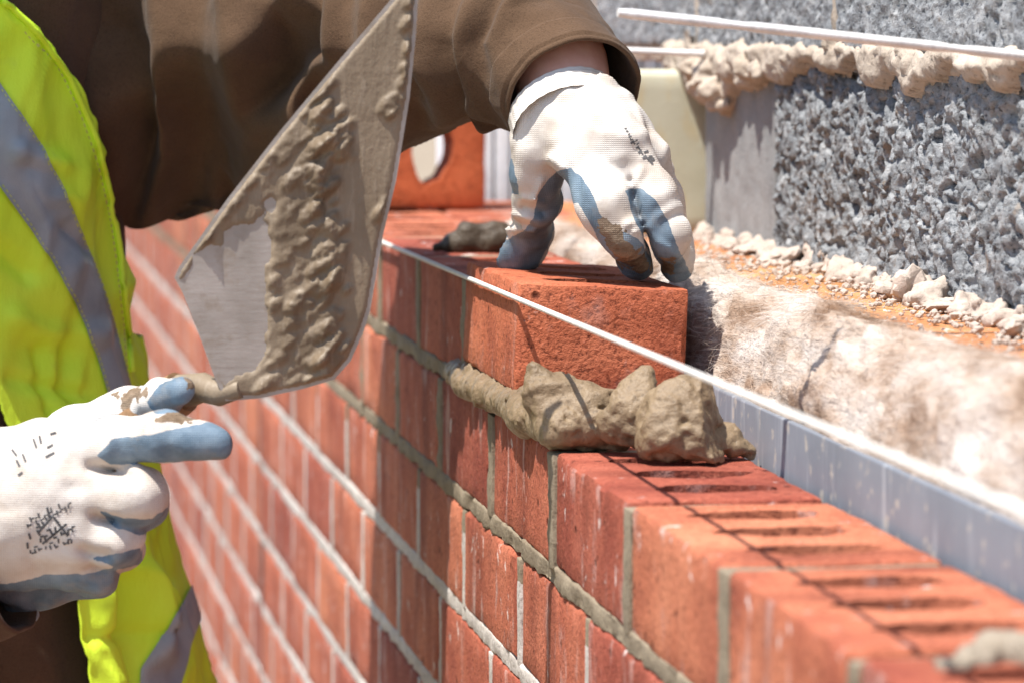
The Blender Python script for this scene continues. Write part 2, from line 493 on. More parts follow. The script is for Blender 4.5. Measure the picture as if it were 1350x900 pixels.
def wool_mat():
    m = M('mineral_wool', .95, .05).world()
    f = m.noise(1, 6, (30, 12, 36), .6); c = m.ramp(f, (.33, (.21, .13, .085)), (.43, (.38, .28, .215)), (.53, (.54, .455, .395)), (.70, (.64, .59, .55)))
    m.col(c); m.bump(m.noise(1, 5, (300, 60, 300), .7), .8, .004); m.bump(m.noise(55, 4), .6, .008)
    return m.m
WOOL = wool_mat()
FIBRE = M('wool_fibre', .8, .1).world(); FIBRE.col(FIBRE.ramp(FIBRE.noise(1, 6, (30, 12, 36), .6), (.35, (.23, .145, .095)), (.48, (.44, .345, .28)), (.68, (.64, .59, .55)))); FIBRE = FIBRE.m
def board_mat():
    m = M('grey_blue_plastic', .45, .4).world()
    c = m.ramp(m.noise(12, 4), (.3, (.15, .168, .20)), (.7, (.20, .22, .255)))
    c = m.mix(m.ramp(m.noise(1, 4, (200, 90, 8)), (.56, 0), (.72, .6)), c, (.40, .42, .45))
    c = m.mix(m.ramp(m.noise(90, 4), (.60, 0), (.68, .7)), c, (.42, .38, .33))
    m.col(c); m.bump(m.noise(120, 3), .15, .001)
    return m.m
BOARD = board_mat()
YEL = M('yellow_board', .6, .3).world()
YEL.col(YEL.mix(YEL.ramp(YEL.noise(1, 4, (70, 70, 25)), (.52, 0), (.66, .5)), YEL.ramp(YEL.noise(10, 3), (.3, (.50, .47, .33)), (.7, (.56, .55, .44))), (.55, .42, .20))); YEL.bump(YEL.noise(200, 3), .2, .001); YEL = YEL.m
WHITE = simple('white_foam', (.72, .74, .78), (.80, .81, .83), .8, 60, .3)
EARTH = simple('sandy_earth', (.22, .17, .12), (.32, .26, .19), .95, 3, .6, fine=60)

# ---------------------------------------------------------------- ground
me = mesh('ground', [(-200, -200, 0), (200, -200, 0), (200, 200, 0), (-200, 200, 0)], [(0, 1, 2, 3)])
tag(link('ground', me, EARTH), kind='structure')

# ---------------------------------------------------------------- brick wall
BL, BW, BH, PIT_Y, PIT_Z = .215, .102, .065, .225, .075
Y0 = 1.568
rng = random.Random(4)
def brick_mesh(name, seed, mat, n=(10, 22, 8), amp=.0007, chip=.0035):
    P, F = rbox((0, 0, -BH), (BW, BL, 0), n, .003, amp, seed, chip)
    me = mesh(name, P, F, 50); me.materials.append(mat); return me
plain = [brick_mesh('brick_plain', s, BR) for s in range(7)]
def boolean_cut(me, cutters):
    o = bpy.data.objects.new('tmp', me); COL.objects.link(o)
    cm = mesh('cutter', *join_data(cutters)); c = bpy.data.objects.new('cut', cm); COL.objects.link(c)
    b = o.modifiers.new('b', 'BOOLEAN'); b.object = c; b.operation = 'DIFFERENCE'; b.solver = 'EXACT'
    dg = bpy.context.evaluated_depsgraph_get(); dg.update()
    out = bpy.data.meshes.new_from_object(o.evaluated_get(dg))
    bpy.data.objects.remove(o); bpy.data.objects.remove(c)
    return out
def hole_cyl(x, y, r, seed, n=28, z0=-.09, z1=.02, sx=1.0):
    V, F = [], []
    k = 5
    for j in range(k):
        z = z0 + (z1 - z0) * j / (k - 1)
        for i in range(n):
            a = 2 * math.pi * i / n
            rr = r * (1 + .07 * math.sin(3 * a + seed) + .085 * rng.uniform(-1, 1))
            V.append((x + rr * math.cos(a) * sx, y + rr * math.sin(a), z))
    for j in range(k - 1):
        for i in range(n): F.append((j * n + i, j * n + (i + 1) % n, (j + 1) * n + (i + 1) % n, (j + 1) * n + i))
    F.append(tuple(range(n))[::-1]); F.append(tuple((k - 1) * n + i for i in range(n)))
    return V, F
def holed(name, seed, mat, r=.0172, sx=1.85, ys=(.045, .1075, .170)):
    me = brick_mesh(name, seed, mat)
    me = boolean_cut(me, [hole_cyl(.054, y, r, seed + y * 90, sx=sx) for y in ys])
    me.name = name; shade(me, 42); return me
holes = [holed('brick_holed', s, BR) for s in (21, 22, 23)]
YJ = 3.83                                    # movement joint
wall = root('brick_wall', (0, 4.5, 0), 'half-built red brick wall with fresh bed joints and a course being laid', 'wall')
cand = []
NC = 15
for k in range(NC):
    sh = .5 if k % 2 == 0 else 0.0
    for n in range(-6, 33):
        hj = .0085 if k <= 1 else .0060
        ya = Y0 + (n + sh) * PIT_Y + hj; yb = ya + PIT_Y - 2 * hj
        if k == 0 and ya < Y0 + 3.5 * PIT_Y - .001: continue
        segs = [(ya, yb)]
        if ya < YJ < yb:
            segs = [(a, b) for a, b in ((ya, YJ - .005), (YJ + .005, yb)) if b - a > .03]
        for a, b in segs:
            z = ZT - k * PIT_Z
            q = proj([(0, a, z), (0, b, z), (0, a, z - BH), (0, b, z - BH)])
            x0, x1, y0_, y1 = max(150, q[:, 0].min()), min(1350, q[:, 0].max()), max(0, q[:, 1].min()), min(900, q[:, 1].max())
            area = max(0, x1 - x0) * max(0, y1 - y0_)
            if k == 1: area += 3000
            cand.append((area, k, a, b, z))
cand.sort(key=lambda c: -c[0])
rest = []
for i, (area, k, a, b, z) in enumerate(cand):
    v = rng.randrange(7)
    dx = rng.uniform(-.0006, .0006)
    if i < 298 and area > 0:
        z = z - .0005
        me = rng.choice(holes) if (k == 1 and b < 2.6) or (k == 0 and b < 3.6) else plain[v]
        flip = rng.random() < .5
        o = link('brick', me, None, wall, (dx, a - 4.5, z))
        o.scale = (1, (b - a) / BL, 1)
        o.rotation_euler = (rng.uniform(-.003, .003), rng.uniform(-.006, .006), rng.uniform(-.004, .004))
    else:
        P, F = rbox((dx, a, z - BH), (BW + dx, b, z), (1, 1, 1), .0)
        P = [(dx if c[0] < .05 else BW, a if c[1] < (a + b) / 2 else b, z - BH if c[2] < z - BH / 2 else z) for c in P]
        rest.append((P, F))
V, F = join_data(rest)
tag(link('brickwork', mesh('brickwork', V, F), BR, wall), kind='stuff')
# mortar joints
jp = []
def joint(lo, hi, n, amp, seed, rnd=.0015):
    jp.append(rbox(lo, hi, n, rnd, amp, seed, 0, 70))
for k in range(NC):
    zt = ZT - k * PIT_Z
    sh = .5 if k % 2 == 0 else 0.0
    fresh = k <= 1
    y_start = Y0 + 3.5 * PIT_Y if k == 0 else .30
    # bed below course k
    for (a, b, st) in ((y_start, 2.95, .005), (2.95, 8.9, .05)):
        if b <= a: continue
        joint((.0002 if fresh else .0004, a, zt - PIT_Z - .0006), (.098, b, zt - BH + .0006), (3, int((b - a) / st), 4), .0034 if fresh else .0022, k + 3, .001)
    for n in range(-6, 33):
        yc = Y0 + (n + sh) * PIT_Y
        if yc < y_start - .01 or abs(yc - YJ) < .02: continue
        top = zt - .0015 - (rng.random() * .003 if k == 1 else 0)
        near = yc < 3.0; hj = .0092 if k <= 1 else .0066
        joint((-.0008 if fresh else -.0006, yc - hj, zt - BH - .001), (.0985, yc + hj, top), (4, 2, 14) if near else (1, 1, 2), .0022 if fresh else .001, k * 40 + n, .001)
V, F = join_data(jp)
me = mesh('mortar', V, F, 60)
link('mortar', me, MO_JOINT, wall)
MAST = simple('dark_mastic', (.10, .07, .065), (.16, .11, .1), .8)
P, F = rbox((-.0006, YJ - .0055, 0), (.09, YJ + .0055, ZT - .004), (1, 1, 60), .001, .0008, 3)
link('movement_joint', mesh('movement_joint', P, F, 60), MAST, wall)

# ---------------------------------------------------------------- brick being laid
hb = holed('brick_laid', 33, BR_TOP)
held = link('brick', hb, None, None, (0.0, Y0 + 2.5 * PIT_Y + .0, ZT + .011))
held.rotation_euler = (0, R(2.6), 0)
tag(held, 'red three-hole brick pressed down by a gloved hand onto fresh mortar', 'brick')
# brick standing on its end on the return
sb = holed('brick_standing', 41, BR_OR2, .030, .62, (.052, .160))
# bed face with the holes looks down the wall (towards -Y), long side up
so = link('brick', sb, None, None, (.041, 3.20, ZT + .002))
so.rotation_euler = (R(90), 0, 0)
tag(so, 'orange brick standing on end with a round hole facing along the wall', 'brick')
pier = root('brick_pier', (.16, 3.2, 0), 'short brick return bridging the cavity behind the brick wall', 'pier')
for k in range(4):
    for j in range(3):
        link('brick', plain[(k + 3 * j) % 7], None, pier, (.106 - .16, 3.05 + j * .11 - 3.2 + .102 - .102, ZT - k * PIT_Z)).scale = (1.05, .46, 1)
P, F = rbox((.108, 3.052, .78), (.206, 3.36, ZT - .003), (4, 12, 14), .002, .001, 7)
link('mortar', mesh('mortar', P, F, 60), MO_PALE, pier)
P, F = rbox((.1065, 3.05, 0), (.2125, 3.37, .80), (4, 12, 14), .002, .001, 7)
link('base', mesh('base', P, F, 60), BR_OR, pier)
# ---------------------------------------------------------------- mortar lumps
ZK1 = ZT - PIT_Z
cones = []
def lump(px, py, base, r, px2=None, py2=None, r2=None, up=0):
    d = (onZ(px, base, ZK1) - CAM) @ FWD
    a, ra = pc(px, py, d, r)
    if px2 is None: cones.append((a, a + 1e-4, ra, ra))
    else:
        b, rb = pc(px2, py2, d, r2); cones.append((a, b, ra, rb))
def bead(p, q, X, r0, r1): cones.append((onX(*p, X), onX(*q, X), r0, r1))
bead((603, 491), (650, 517), .001, .0100, .0098)
bead((650, 517), (700, 545), .001, .0098, .0112)
bead((700, 545), (738, 562), .004, .0112, .0125)
cones.append((onX(625, 480, .02), onX(690, 505, .02), .012, .012))
for L in ((706, 487, 592, 7, 714, 508, 14), (716, 508, 592, 17, 738, 562, 26), (735, 530, 592, 26, 775, 560, 32), (752, 520, 592, 16, 800, 530, 18), (780, 545, 594, 26, 812, 572, 26), (835, 524, 600, 20, 815, 560, 28), (852, 490, 600, 9, 842, 522, 20), (838, 548, 602, 26, 850, 572, 26)):
    lump(*L)
main_ = list(cones); cones = []
for L in ((862, 548, 607, 26, 884, 586, 26), (880, 530, 609, 24, 940, 540, 34), (880, 570, 611, 30, 940, 582, 34), (905, 514, 609, 10, 925, 524, 14), (858, 590, 608, 20, 885, 594, 20)): lump(*L)
slab_ = list(cones); cones = []
for L in ((950, 572, 604, 19, 962, 590, 17), (945, 592, 604, 14), (980, 592, 604, 11, 992, 596, 8), (780, 599, 606, 7), (968, 570, 604, 8)): lump(*L)
crumb_ = list(cones); cones = main_
SP0 = at(934, 560, (onZ(934, 612, ZK1) - CAM) @ FWD).astype(np.float32); SPN = RIGHT * .93 - FWD * .30 + UP * .22; SPN = (SPN / np.linalg.norm(SPN)).astype(np.float32)
FP0 = at(890, 570, (onZ(890, 614, ZK1) - CAM) @ FWD - .0085).astype(np.float32); FPN = -FWD * .86 + UP * .42 - RIGHT * .28; FPN = (FPN / np.linalg.norm(FPN)).astype(np.float32)
def mdisp(P): return fbm(P, 34, 11, 2) * .0020 - (np.abs(fbm(P + fbm(P, 40, 61, 2)[:, None] * .012, 50, 15, 2)) - .25) * .0050 + fbm(P, 330, 5, 2) * .0011 + np.clip(vn(P, 150, 9) - .40, 0, 1) * .005
def mflat(P, d):
    d = None
    for c in main_:
        q_ = sd_cone(P, *c); d = q_ if d is None else smin(d, q_, .012)
    sl = None
    for c in slab_:
        q_ = sd_cone(P, *c); sl = q_ if sl is None else smin(sl, q_, .014)
    sl = np.maximum(np.maximum(sl, (P - SP0) @ SPN), (P - FP0) @ FPN)          # sliced by the trowel
    d = smin(d, sl, .004)
    for c in crumb_: d = smin(d, sd_cone(P, *c), .005)
    return np.maximum(d, (ZK1 + .0006) - P[:, 2] - 1e9 * ((P[:, 0] < .001)))
cones = cones + [(c[0] - FWD * .016, c[1] - FWD * .016, 1e-4, 1e-4) for c in slab_ + crumb_]
_m = mdisp
o = sdf_obj('mortar_bed', cones, .0012, .012, MO_WET, None, mdisp, mflat)
tag(o, 'lumpy wet grey-brown mortar squeezed out beneath the brick being laid', 'mortar')

cones = []
for (a, b, r0, r1) in (((600, 322), (652, 318), 16, 18), ((618, 306), (660, 303), 14, 12), ((575, 327), (605, 326), 5, 12), ((655, 310), (690, 318), 14, 14)):
    d = (onZ(a[0], 332, ZT) - CAM) @ FWD
    cones.append((*[pc(*a, d, r0)[0], pc(*b, d, r1)[0]], r0 * d / FPX, r1 * d / FPX))
o = sdf_obj('mortar_lump', cones, .0014, .004, MO_WET_SHADED, None, lambda P: fbm(P, 60, 3) * .004, lambda P, d: np.maximum(d, ZT + .0005 - P[:, 2]))
tag(o, 'wet mortar lump, hand shadow in its colour, on the wall beside the gloved thumb', 'mortar')
cones = []
for px, py, r in ((1275, 872, 26), (1310, 866, 32), (1345, 866, 34), (1380, 870, 36), (1248, 878, 16)):
    c = onZ(px, py, ZK1); d = (c - CAM) @ FWD; cones.append((c, c + [0.006, 0, 0], r * d / FPX, r * d / FPX))
o = sdf_obj('mortar_dab', cones, .0015, .004, mortar_mat('grey_mortar', (.22, .18, .135), (.30, .25, .19), .7), None, lambda P: fbm(P, 60, 3) * .003, lambda P, d: np.maximum(d, ZK1 - .012 - P[:, 2]))
tag(o, 'flat grey mortar dab lying in the holes of a wall-top brick', 'mortar')

# ---------------------------------------------------------------- string line
a, b = np.array([-.0035, .45, ZT + .0128]), np.array([-.0035, 8.6, ZT - .0361])
ps = [a + (b - a) * t for t in np.linspace(0, 1, 60) ** 1.6]
V, F = tube(ps, .0015, 10)
tag(link('string_line', mesh('string_line', V, F, 60), STRING), 'taut white builder string stretched along the top of the brick wall', 'string')

# ---------------------------------------------------------------- cavity board, insulation
P, F = rbox((.1075, .35, .70), (.1115, 2.62, ZT - .0475), (3, 90, 8), .0012, .0012, 4, 0, 20)
tag(link('cavity_board', mesh('cavity_board', P, F, 60), BOARD), 'thin grey-blue plastic board standing on edge behind the wall-top bricks', 'board')

wool = root('insulation_batt', (.135, 1.8, .70), 'fluffy cream and brown mineral wool filling the wall cavity', 'insulation')
NY, NX = 520, 46
ys = np.linspace(.40, 3.03, NY); us = np.linspace(0, 1, NX)
U, YY = np.meshgrid(us, ys)
X = .1135 + U * .050
Zb = ZT - .075 + .074 * (1 - (1 - U) ** 3.2) + .004 * np.sin(np.pi * U)
P = np.stack([X.ravel(), YY.ravel(), Zb.ravel()], 1)
dz = fbm(P * [1, .5, 1], 20, 4, 3) * .013 + (.2 - np.abs(fbm(P * [1, .5, 1], 34, 8, 3))) * .012 + fbm(P, 90, 8, 3) * .005
env = np.clip(np.minimum(U, 1 - U).ravel() * 8, .15, 1)
P[:, 2] += dz * env + .002
P[:, 0] -= np.clip(dz, 0, 1) * .4 * env * (U.ravel() > .1)
over = P[:, 0] > .155; P[over, 2] = np.maximum(P[over, 2], ZT + .0035)
F = [(j * NX + i, j * NX + i + 1, (j + 1) * NX + i + 1, (j + 1) * NX + i) for j in range(NY - 1) for i in range(NX - 1)]
V = list(map(tuple, P)); n0 = len(V)
for j in range(NY): V += [(.1135, ys[j], .70), (.1595, ys[j], .70)]
for j in range(NY - 1):
    a = n0 + 2 * j
    F.append((a, j * NX, (j + 1) * NX, a + 2)); F.append((j * NX + NX - 1, a + 1, a + 3, (j + 1) * NX + NX - 1))
link('batt', mesh('batt', V, F, 180), WOOL, wool)
# loose fibres
r2 = np.random.RandomState(5)
NF = 30000
ii = r2.randint(0, len(P), NF); base = P[ii]
base = base[np.argsort(r2.rand(len(base)))]
L = r2.uniform(.005, .024, len(base)); az = r2.uniform(0, math.pi, len(base)); el = r2.normal(.15, .35, len(base))
sgn = np.where(r2.rand(len(base)) < .5, 1, -1)
D = np.stack([np.cos(az) * np.cos(el), sgn * np.sin(az) * np.cos(el), np.abs(np.sin(el)) + .05], 1)
bend = r2.normal(0, .9, (len(base), 3)); bend[:, 2] = -np.abs(bend[:, 2]) * .9
side = np.cross(D, [0.3, -.8, .5]); side /= np.linalg.norm(side, axis=1)[:, None]
wd = r2.uniform(.00006, .00017, len(base))
V, F = [], []
S = 4
pts = []
for s in range(S):
    t = s / (S - 1); c = base + D * (L * t)[:, None] + bend * (L * t * t)[:, None]
    c = c.copy(); c[:, 0] = np.clip(c[:, 0], .1128, .167)
    wv = (wd * (1 - .6 * t))[:, None]; pts += [c - side * wv, c + side * wv]
allp = np.stack(pts, 1).reshape(-1, 3)
bi = np.arange(len(base))[:, None] * (2 * S)
F = np.vstack([np.hstack([bi + 2 * s, bi + 2 * s + 1, bi + 2 * s + 3, bi + 2 * s + 2]) for s in range(S - 1)])
tag(link('fibres', mesh('fibres', allp, F), FIBRE, wool), kind='stuff')

# ---------------------------------------------------------------- inner leaf: ledge bricks and blocks
XL, XB = .160, .238
ledge = root('ledge_wall', (.21, 2.0, 0), 'orange brick ledge with yellowed edges below the grey concrete blocks', 'wall')
lm = []
for s in range(4):
    P, F = rbox((0, 0, -BH), (.102, BL, 0), (8, 20, 6), .006, .0018, s + 60, .010)
    me = mesh('ledge_brick', P, F, 60); me.materials.append(BR_OR); lm.append(me)
for k in range(3):
    for n in range(14):
        y = .28 + n * .222 + (.11 if k % 2 else 0) - (0.02 if n % 3 == 0 else 0)
        o = link('brick', lm[(n * 3 + k) % 4], None, ledge, (XL - .21 + rng.uniform(-.003, .003), y - 2.0, ZT - k * PIT_Z - .001 + rng.uniform(-.0015, .0015)))
        o.rotation_euler = (0, rng.uniform(-.01, .01), rng.uniform(-.012, .012))
P, F = rbox((XL + .008, .30, 0), (XL + .19, 3.4, ZT - .006), (3, 60, 10), .002, .002, 3)
link('core', mesh('core', P, F, 60), MO_PALE, ledge)

bw = root('block_wall', (.29, 2.5, ZT), 'grey concrete block wall with pale mortar oozing from its bed joint', 'wall')
ZB1, ZB2 = ZT + .135, ZT + .146
def block(name, ya, yb, z0, z1, mat, step, kind, dx=0):
    D = .10; step = step * (.8 if kind == 'rough' and step < .002 else 1)
    n = (3 if kind == 'plain' else 12, max(2, int((yb - ya) / step)), max(2, int((z1 - z0) / step)))
    P, F = rbox((XB + dx, ya, z0), (XB + dx + D, yb, z1), n, .002, 0, 0)
    P = np.array(P)
    front = np.clip(1 - (P[:, 0] - XB - dx) / .02, 0, 1)
    if kind == 'rough':
        Pw = P + np.stack([fbm(P, 80, 70, 2), fbm(P, 80, 71, 2), fbm(P, 80, 72, 2)], 1) * .009
        Pw = Pw * [1, .6, 1]
        wv = worley(Pw, 100, 3); w2 = worley(Pw, 230, 8)
        hgt = (.55 - wv) * .0016 + (.5 - w2) * .0022 + fbm(P, 24, 6, 3) * .003 + fbm(Pw, 240, 2, 3) * .0022 - np.clip(vn(Pw, 105, 44) - .18, 0, 1) * .013 - np.clip(vn(Pw, 210, 45) - .25, 0, 1) * .008
        P[:, 0] -= hgt * front
        P[:, 2] += fbm(P, 120, 9, 2) * .0025 * front
    elif kind == 'smooth':
        P[:, 0] -= (fbm(P, 40, 6, 3) * .0012 - np.clip(vn(P, 150, 4) - .55, 0, 1) * .006) * front
    else:
        P[:, 0] -= (fbm(P, 130, 6, 3) * .0016 - np.clip(.34 - worley(P * [1, .55, 1], 120, 5), 0, 1) * .020) * front
    return link('block', mesh('block', P, F, 180), mat, bw)
for (a, b, kind) in ((1.005, 1.435, 'p2'), (1.455, 1.885, 'p2'), (1.90, 2.325, 'p'), (2.337, 2.755, 'p'), (2.767, 3.19, 'p'), (3.20, 3.63, 'p2'), (3.64, 4.07, 'p2'), (4.08, 4.5, 'p2'), (4.51, 4.95, 'p2')):
    block('block', a, b, ZB2, ZB2 + .14, BLOCK, .0035 if kind == 'p' else .02, 'plain')
    if kind == 'p': block('block', a - .2, b - .21, ZB2 + .15, ZB2 + .29, BLOCK, .02, 'plain')
for (a, b, kind, st) in ((1.13, 1.55, 'smooth', .02), (1.556, 2.005, 'rough', .0021), (2.008, 2.512, 'rough', .0017), (2.520, 2.752, 'smooth', .004)):
    block('block', a, b, ZT - .001, ZB1, BLOCK_S if kind == 'smooth' else BLOCK_R, st, kind, 0.004 if kind == 'rough' else .006)
# mortar of the block wall
mp = []
P, F = rbox((XB + .004, 1.0, ZB1 - .002), (XB + .095, 4.95, ZB2 + .002), (3, 300, 4), .002, .003, 5, 0, 60); mp.append((P, F))
P, F = rbox((XB + .004, 1.0, ZB2 + .138), (XB + .095, 3.2, ZB2 + .152), (3, 60, 4), .002, .003, 5, 0, 60); mp.append((P, F))
for yc in (1.445, 1.893, 2.331, 2.761, 3.195, 3.635, 4.075, 4.505):
    P, F = rbox((XB + .0005, yc - .0085, ZB2 - .001), (XB + .09, yc + .0085, ZB2 + .139), (4, 4, 30), .002, .002, 9); mp.append((P, F))
V, F = join_data(mp)
link('mortar', mesh('mortar', V, F, 60), MO_PALE, bw)
# oozing mortar: a ragged sheet squeezed out of the bed joint, with a heavy lump at its end
ob = [(900, 104), (912, 125), (925, 142), (945, 150), (962, 112), (985, 118), (1010, 104), (1030, 108), (1048, 88), (1090, 94), (1118, 80), (1126, 98), (1136, 116), (1148, 112), (1162, 90), (1174, 108), (1184, 126), (1194, 122), (1206, 104), (1225, 112), (1240, 84), (1252, 80), (1270, 104), (1288, 104), (1302, 120), (1314, 116), (1330, 90), (1360, 92), (1400, 110), (1450, 90)]
ob = np.array([(lambda p: (p[1], p[2]))(onX(px, py, XB - .004)) for px, py in ob]); ob = ob[np.argsort(ob[:, 0])]
gy_ = np.arange(1.80, 2.86, .0024); gz_ = np.arange(ZT + .060, ZB2 + .014, .0020)
GYY, GZZ = np.meshgrid(gy_, gz_); Q = np.stack([np.zeros(GYY.size), GYY.ravel(), GZZ.ravel()], 1)
zb = np.interp(Q[:, 1], ob[:, 0], ob[:, 1]) + fbm(Q * [1, .5, 1], 70, 3, 3) * .010
topz = ZB2 + .003 + fbm(Q, 45, 12, 3) * .006
vj = np.minimum(np.abs(Q[:, 1] - 2.331), np.abs(Q[:, 1] - 2.761)); topz = np.maximum(topz, np.where(vj < .010, ZB2 + .03, -9))
edge_ = np.minimum(Q[:, 2] - zb, topz - Q[:, 2])
zbl = np.interp(gy_, ob[:, 0], ob[:, 1]) + fbm(np.stack([gy_ * 0, gy_ * .6, gy_ * 0], 1), 70, 3, 2) * .006
jj = np.tile(np.arange(len(gy_)), len(gz_)); dist_ = np.full(len(Q), 1.0); below = Q[:, 2] < zbl[jj]
for k_ in range(-8, 9):
    z2 = zbl[np.clip(jj + k_, 0, len(gy_) - 1)]; dist_ = np.minimum(dist_, np.hypot(k_ * .0024, np.maximum(Q[:, 2] - z2, 0)))
edge_ = np.minimum(np.where(below, Q[:, 2] - zbl[jj], dist_), topz - Q[:, 2])
Qs = Q * [1, .4, 1]
thick_ = .0034 + .0026 * fbm(Qs, 45, 8, 3) + .0022 * np.clip(fbm(Qs, 18, 9, 2), -1, 1) + (np.abs(fbm(Qs, 110, 14, 3)) - .2) * .0045
lumpy = np.exp(-((Q[:, 1] - 2.80) / .06) ** 2) * .006 + np.exp(-((Q[:, 1] - 2.60) / .06) ** 2) * .003
hh = np.clip(edge_ / .0065, -1, 1)
hh = np.where(hh > 0, np.sqrt(np.clip(hh, 0, 1)) * np.maximum(thick_ + lumpy, .0018), -.006) + fbm(Q, 330, 4, 2) * .0006
Q[:, 0] = XB + .004 - .004 - hh
n_ = len(gy_); keep = edge_ > -.004
F = [(j * n_ + i, j * n_ + i + 1, (j + 1) * n_ + i + 1, (j + 1) * n_ + i) for j in range(len(gz_) - 1) for i in range(n_ - 1) if keep[j * n_ + i] and keep[j * n_ + i + 1] and keep[(j + 1) * n_ + i] and keep[(j + 1) * n_ + i + 1]]
us_ = sorted({i for f in F for i in f}); mp2 = {u: i for i, u in enumerate(us_)}
link('oozing_mortar', mesh('oozing_mortar', Q[us_], [tuple(mp2[i] for i in f) for f in F], 180), MO_PALE, bw)
cones = [(onX(*p, XB - .003), onX(*q, XB - .003), r0, r1) for (p, q, r0, r1) in (((916, 100), (940, 96), .009, .011), ((925, 118), (948, 124), .009, .010), ((945, 134), (953, 140), .006, .004), ((960, 88), (1005, 92), .009, .007))]
sdf_obj('mortar_blob', cones, .0014, .006, MO_PALE, bw, lambda P: fbm(P, 50, 21, 3) * .009 + (np.abs(fbm(P, 90, 25, 2)) - .2) * .005 + fbm(P, 320, 4, 2) * .001, lambda P, d: np.maximum(d, P[:, 0] - XB - .02))

# crumbs and chunks on the ledge
cr = []
r3 = np.random.RandomState(8)
def ico(c, s, seed, sub=2, amp=.35):
    bm = bmesh.new(); bmesh.ops.create_icosphere(bm, subdivisions=sub, radius=1)
    V = np.array([v.co[:] for v in bm.verts]); F = [[v.index for v in f.verts] for f in bm.faces]; bm.free()
    V = V * (1 + amp * fbm(V + seed, 1.6, seed, 2))[:, None]
    return V * np.array(s) + np.array(c), F
for i in range(2600):
    y = r3.uniform(1.75, 2.95); t = r3.rand() ** 1.7
    x = XB + .004 - t * .070; s = (.0005 + .0026 * r3.rand() ** 4) * (1.5 - t)
    hz = ZT
    cr.append(ico((x, y, hz + s * .4), (s, s * r3.uniform(.7, 1.5), s * .7), i, 1))
V, F = join_data(cr)
tag(link('mortar_crumbs', mesh('mortar_crumbs', V, F), MO_CRUMB), 'dry pale mortar crumbs scattered along the ledge below the blocks', 'crumbs', kind='stuff')
# bank of mortar droppings along the foot of the blocks
cones = []
for i, y in enumerate(np.arange(1.60, 2.76, .022)):
    r = .0050 + .004 * r3.rand() ** 2; x = XB + .004 - .012 * r3.rand()
    cones.append((np.array([x, y, ZT + .000]), np.array([x + .008, y + .015, ZT + .003]), r * .8, r))
o = sdf_obj('mortar_droppings', cones, .002, .008, MO_CRUMB, None, lambda P: fbm(P, 70, 2, 3) * .009 + fbm(P, 260, 2, 2) * .0025, lambda P, d: np.maximum(d, ZT + .0005 - P[:, 2]))
tag(o, 'rough bank of fallen pale mortar along the foot of the blocks', 'mortar')
for i, (px, py, s, lab) in enumerate(((985, 333, (.011, .015, .004), 'flat pale mortar flake on the ledge beside the smooth block'), (1035, 345, (.012, .016, .006), 'pale mortar chunk on the ledge at the corner of the rough block'),
        (965, 328, (.006, .008, .005), 'small pale mortar chunk at the end of the smooth block'), (1170, 388, (.007, .008, .005), 'angular pale mortar chunk on the orange ledge'),
        (1212, 392, (.010, .008, .011), 'upright pale mortar chunk leaning on the rough block'), (1258, 405, (.009, .013, .004), 'thin pale mortar flake on the orange ledge among crumbs'),
        (1335, 437, (.007, .010, .005), 'pale mortar chunk near the end of the crumb-strewn ledge'))):
    c = onZ(px, py, ZT + .002); c[0] = min(c[0], XB - .01)
    V, F = ico((0, 0, 0), s, 50 + i, 3, .6)
    o = link('mortar_chunk', mesh('mortar_chunk', V, F, 30), MO_CRUMB, None, (c[0], c[1], ZT + s[2] * .8)); o.rotation_euler = (r3.uniform(-.3, .3), r3.uniform(-.3, .3), r3.uniform(0, 3))
    tag(o, lab, 'mortar', 'mortar chunks on the ledge')

# wall ties
def tie(p, q, label):
    p, q = Vector(p), Vector(q); n = 40; pts = [p.lerp(q, i / n) for i in range(n + 1)]
    rad = [.0044 - (.0009 if 15 <= i <= 16 or 31 <= i <= 32 else 0) for i in range(n + 1)]; rad[0] = rad[-1] = .0034
    V, F = tube(pts, rad, 12, flat=.62)
    tag(link('wall_tie', mesh('wall_tie', V, F, 50), STEEL), label, 'wall tie', 'wall ties in the block bed joint')
tie((.300, 1.86, ZT + .1375), (.007, 1.86, ZT + .168), 'long pale wall tie slanting up from the bed joint over the rough block')
tie((.300, 2.705, ZT + .138), (.060, 2.705, ZT + .147), 'pale wall tie reaching from the bed joint to the sleeve cuff')

# yellow board and white foam behind
P, F = rbox((.178, 2.79, ZT), (.300, 2.812, ZT + .128), (16, 4, 16), .006, .0006, 2)
tag(link('yellow_board', mesh('yellow_board', P, F, 60), YEL), 'pale yellow rigid board with rounded edges standing on the ledge', 'board')
gr = []
for i in range(14):
    x = .150 + i * .016
    gr.append(rbox((x, 3.50, ZT - .02), (x + .0145, 3.54, ZT + .30), (2, 2, 12), .003, .0008, i))
V, F = join_data(gr); V2, F2 = rbox((.148, 3.515, ZT - .02), (.376, 3.555, ZT + .298), (2, 2, 2), .002)
V, F = join_data([(V, F), (V2, F2)])
tag(link('foam_board', mesh('foam_board', V, F, 60), WHITE), 'white grooved foam board standing in the opening behind the hand', 'board')

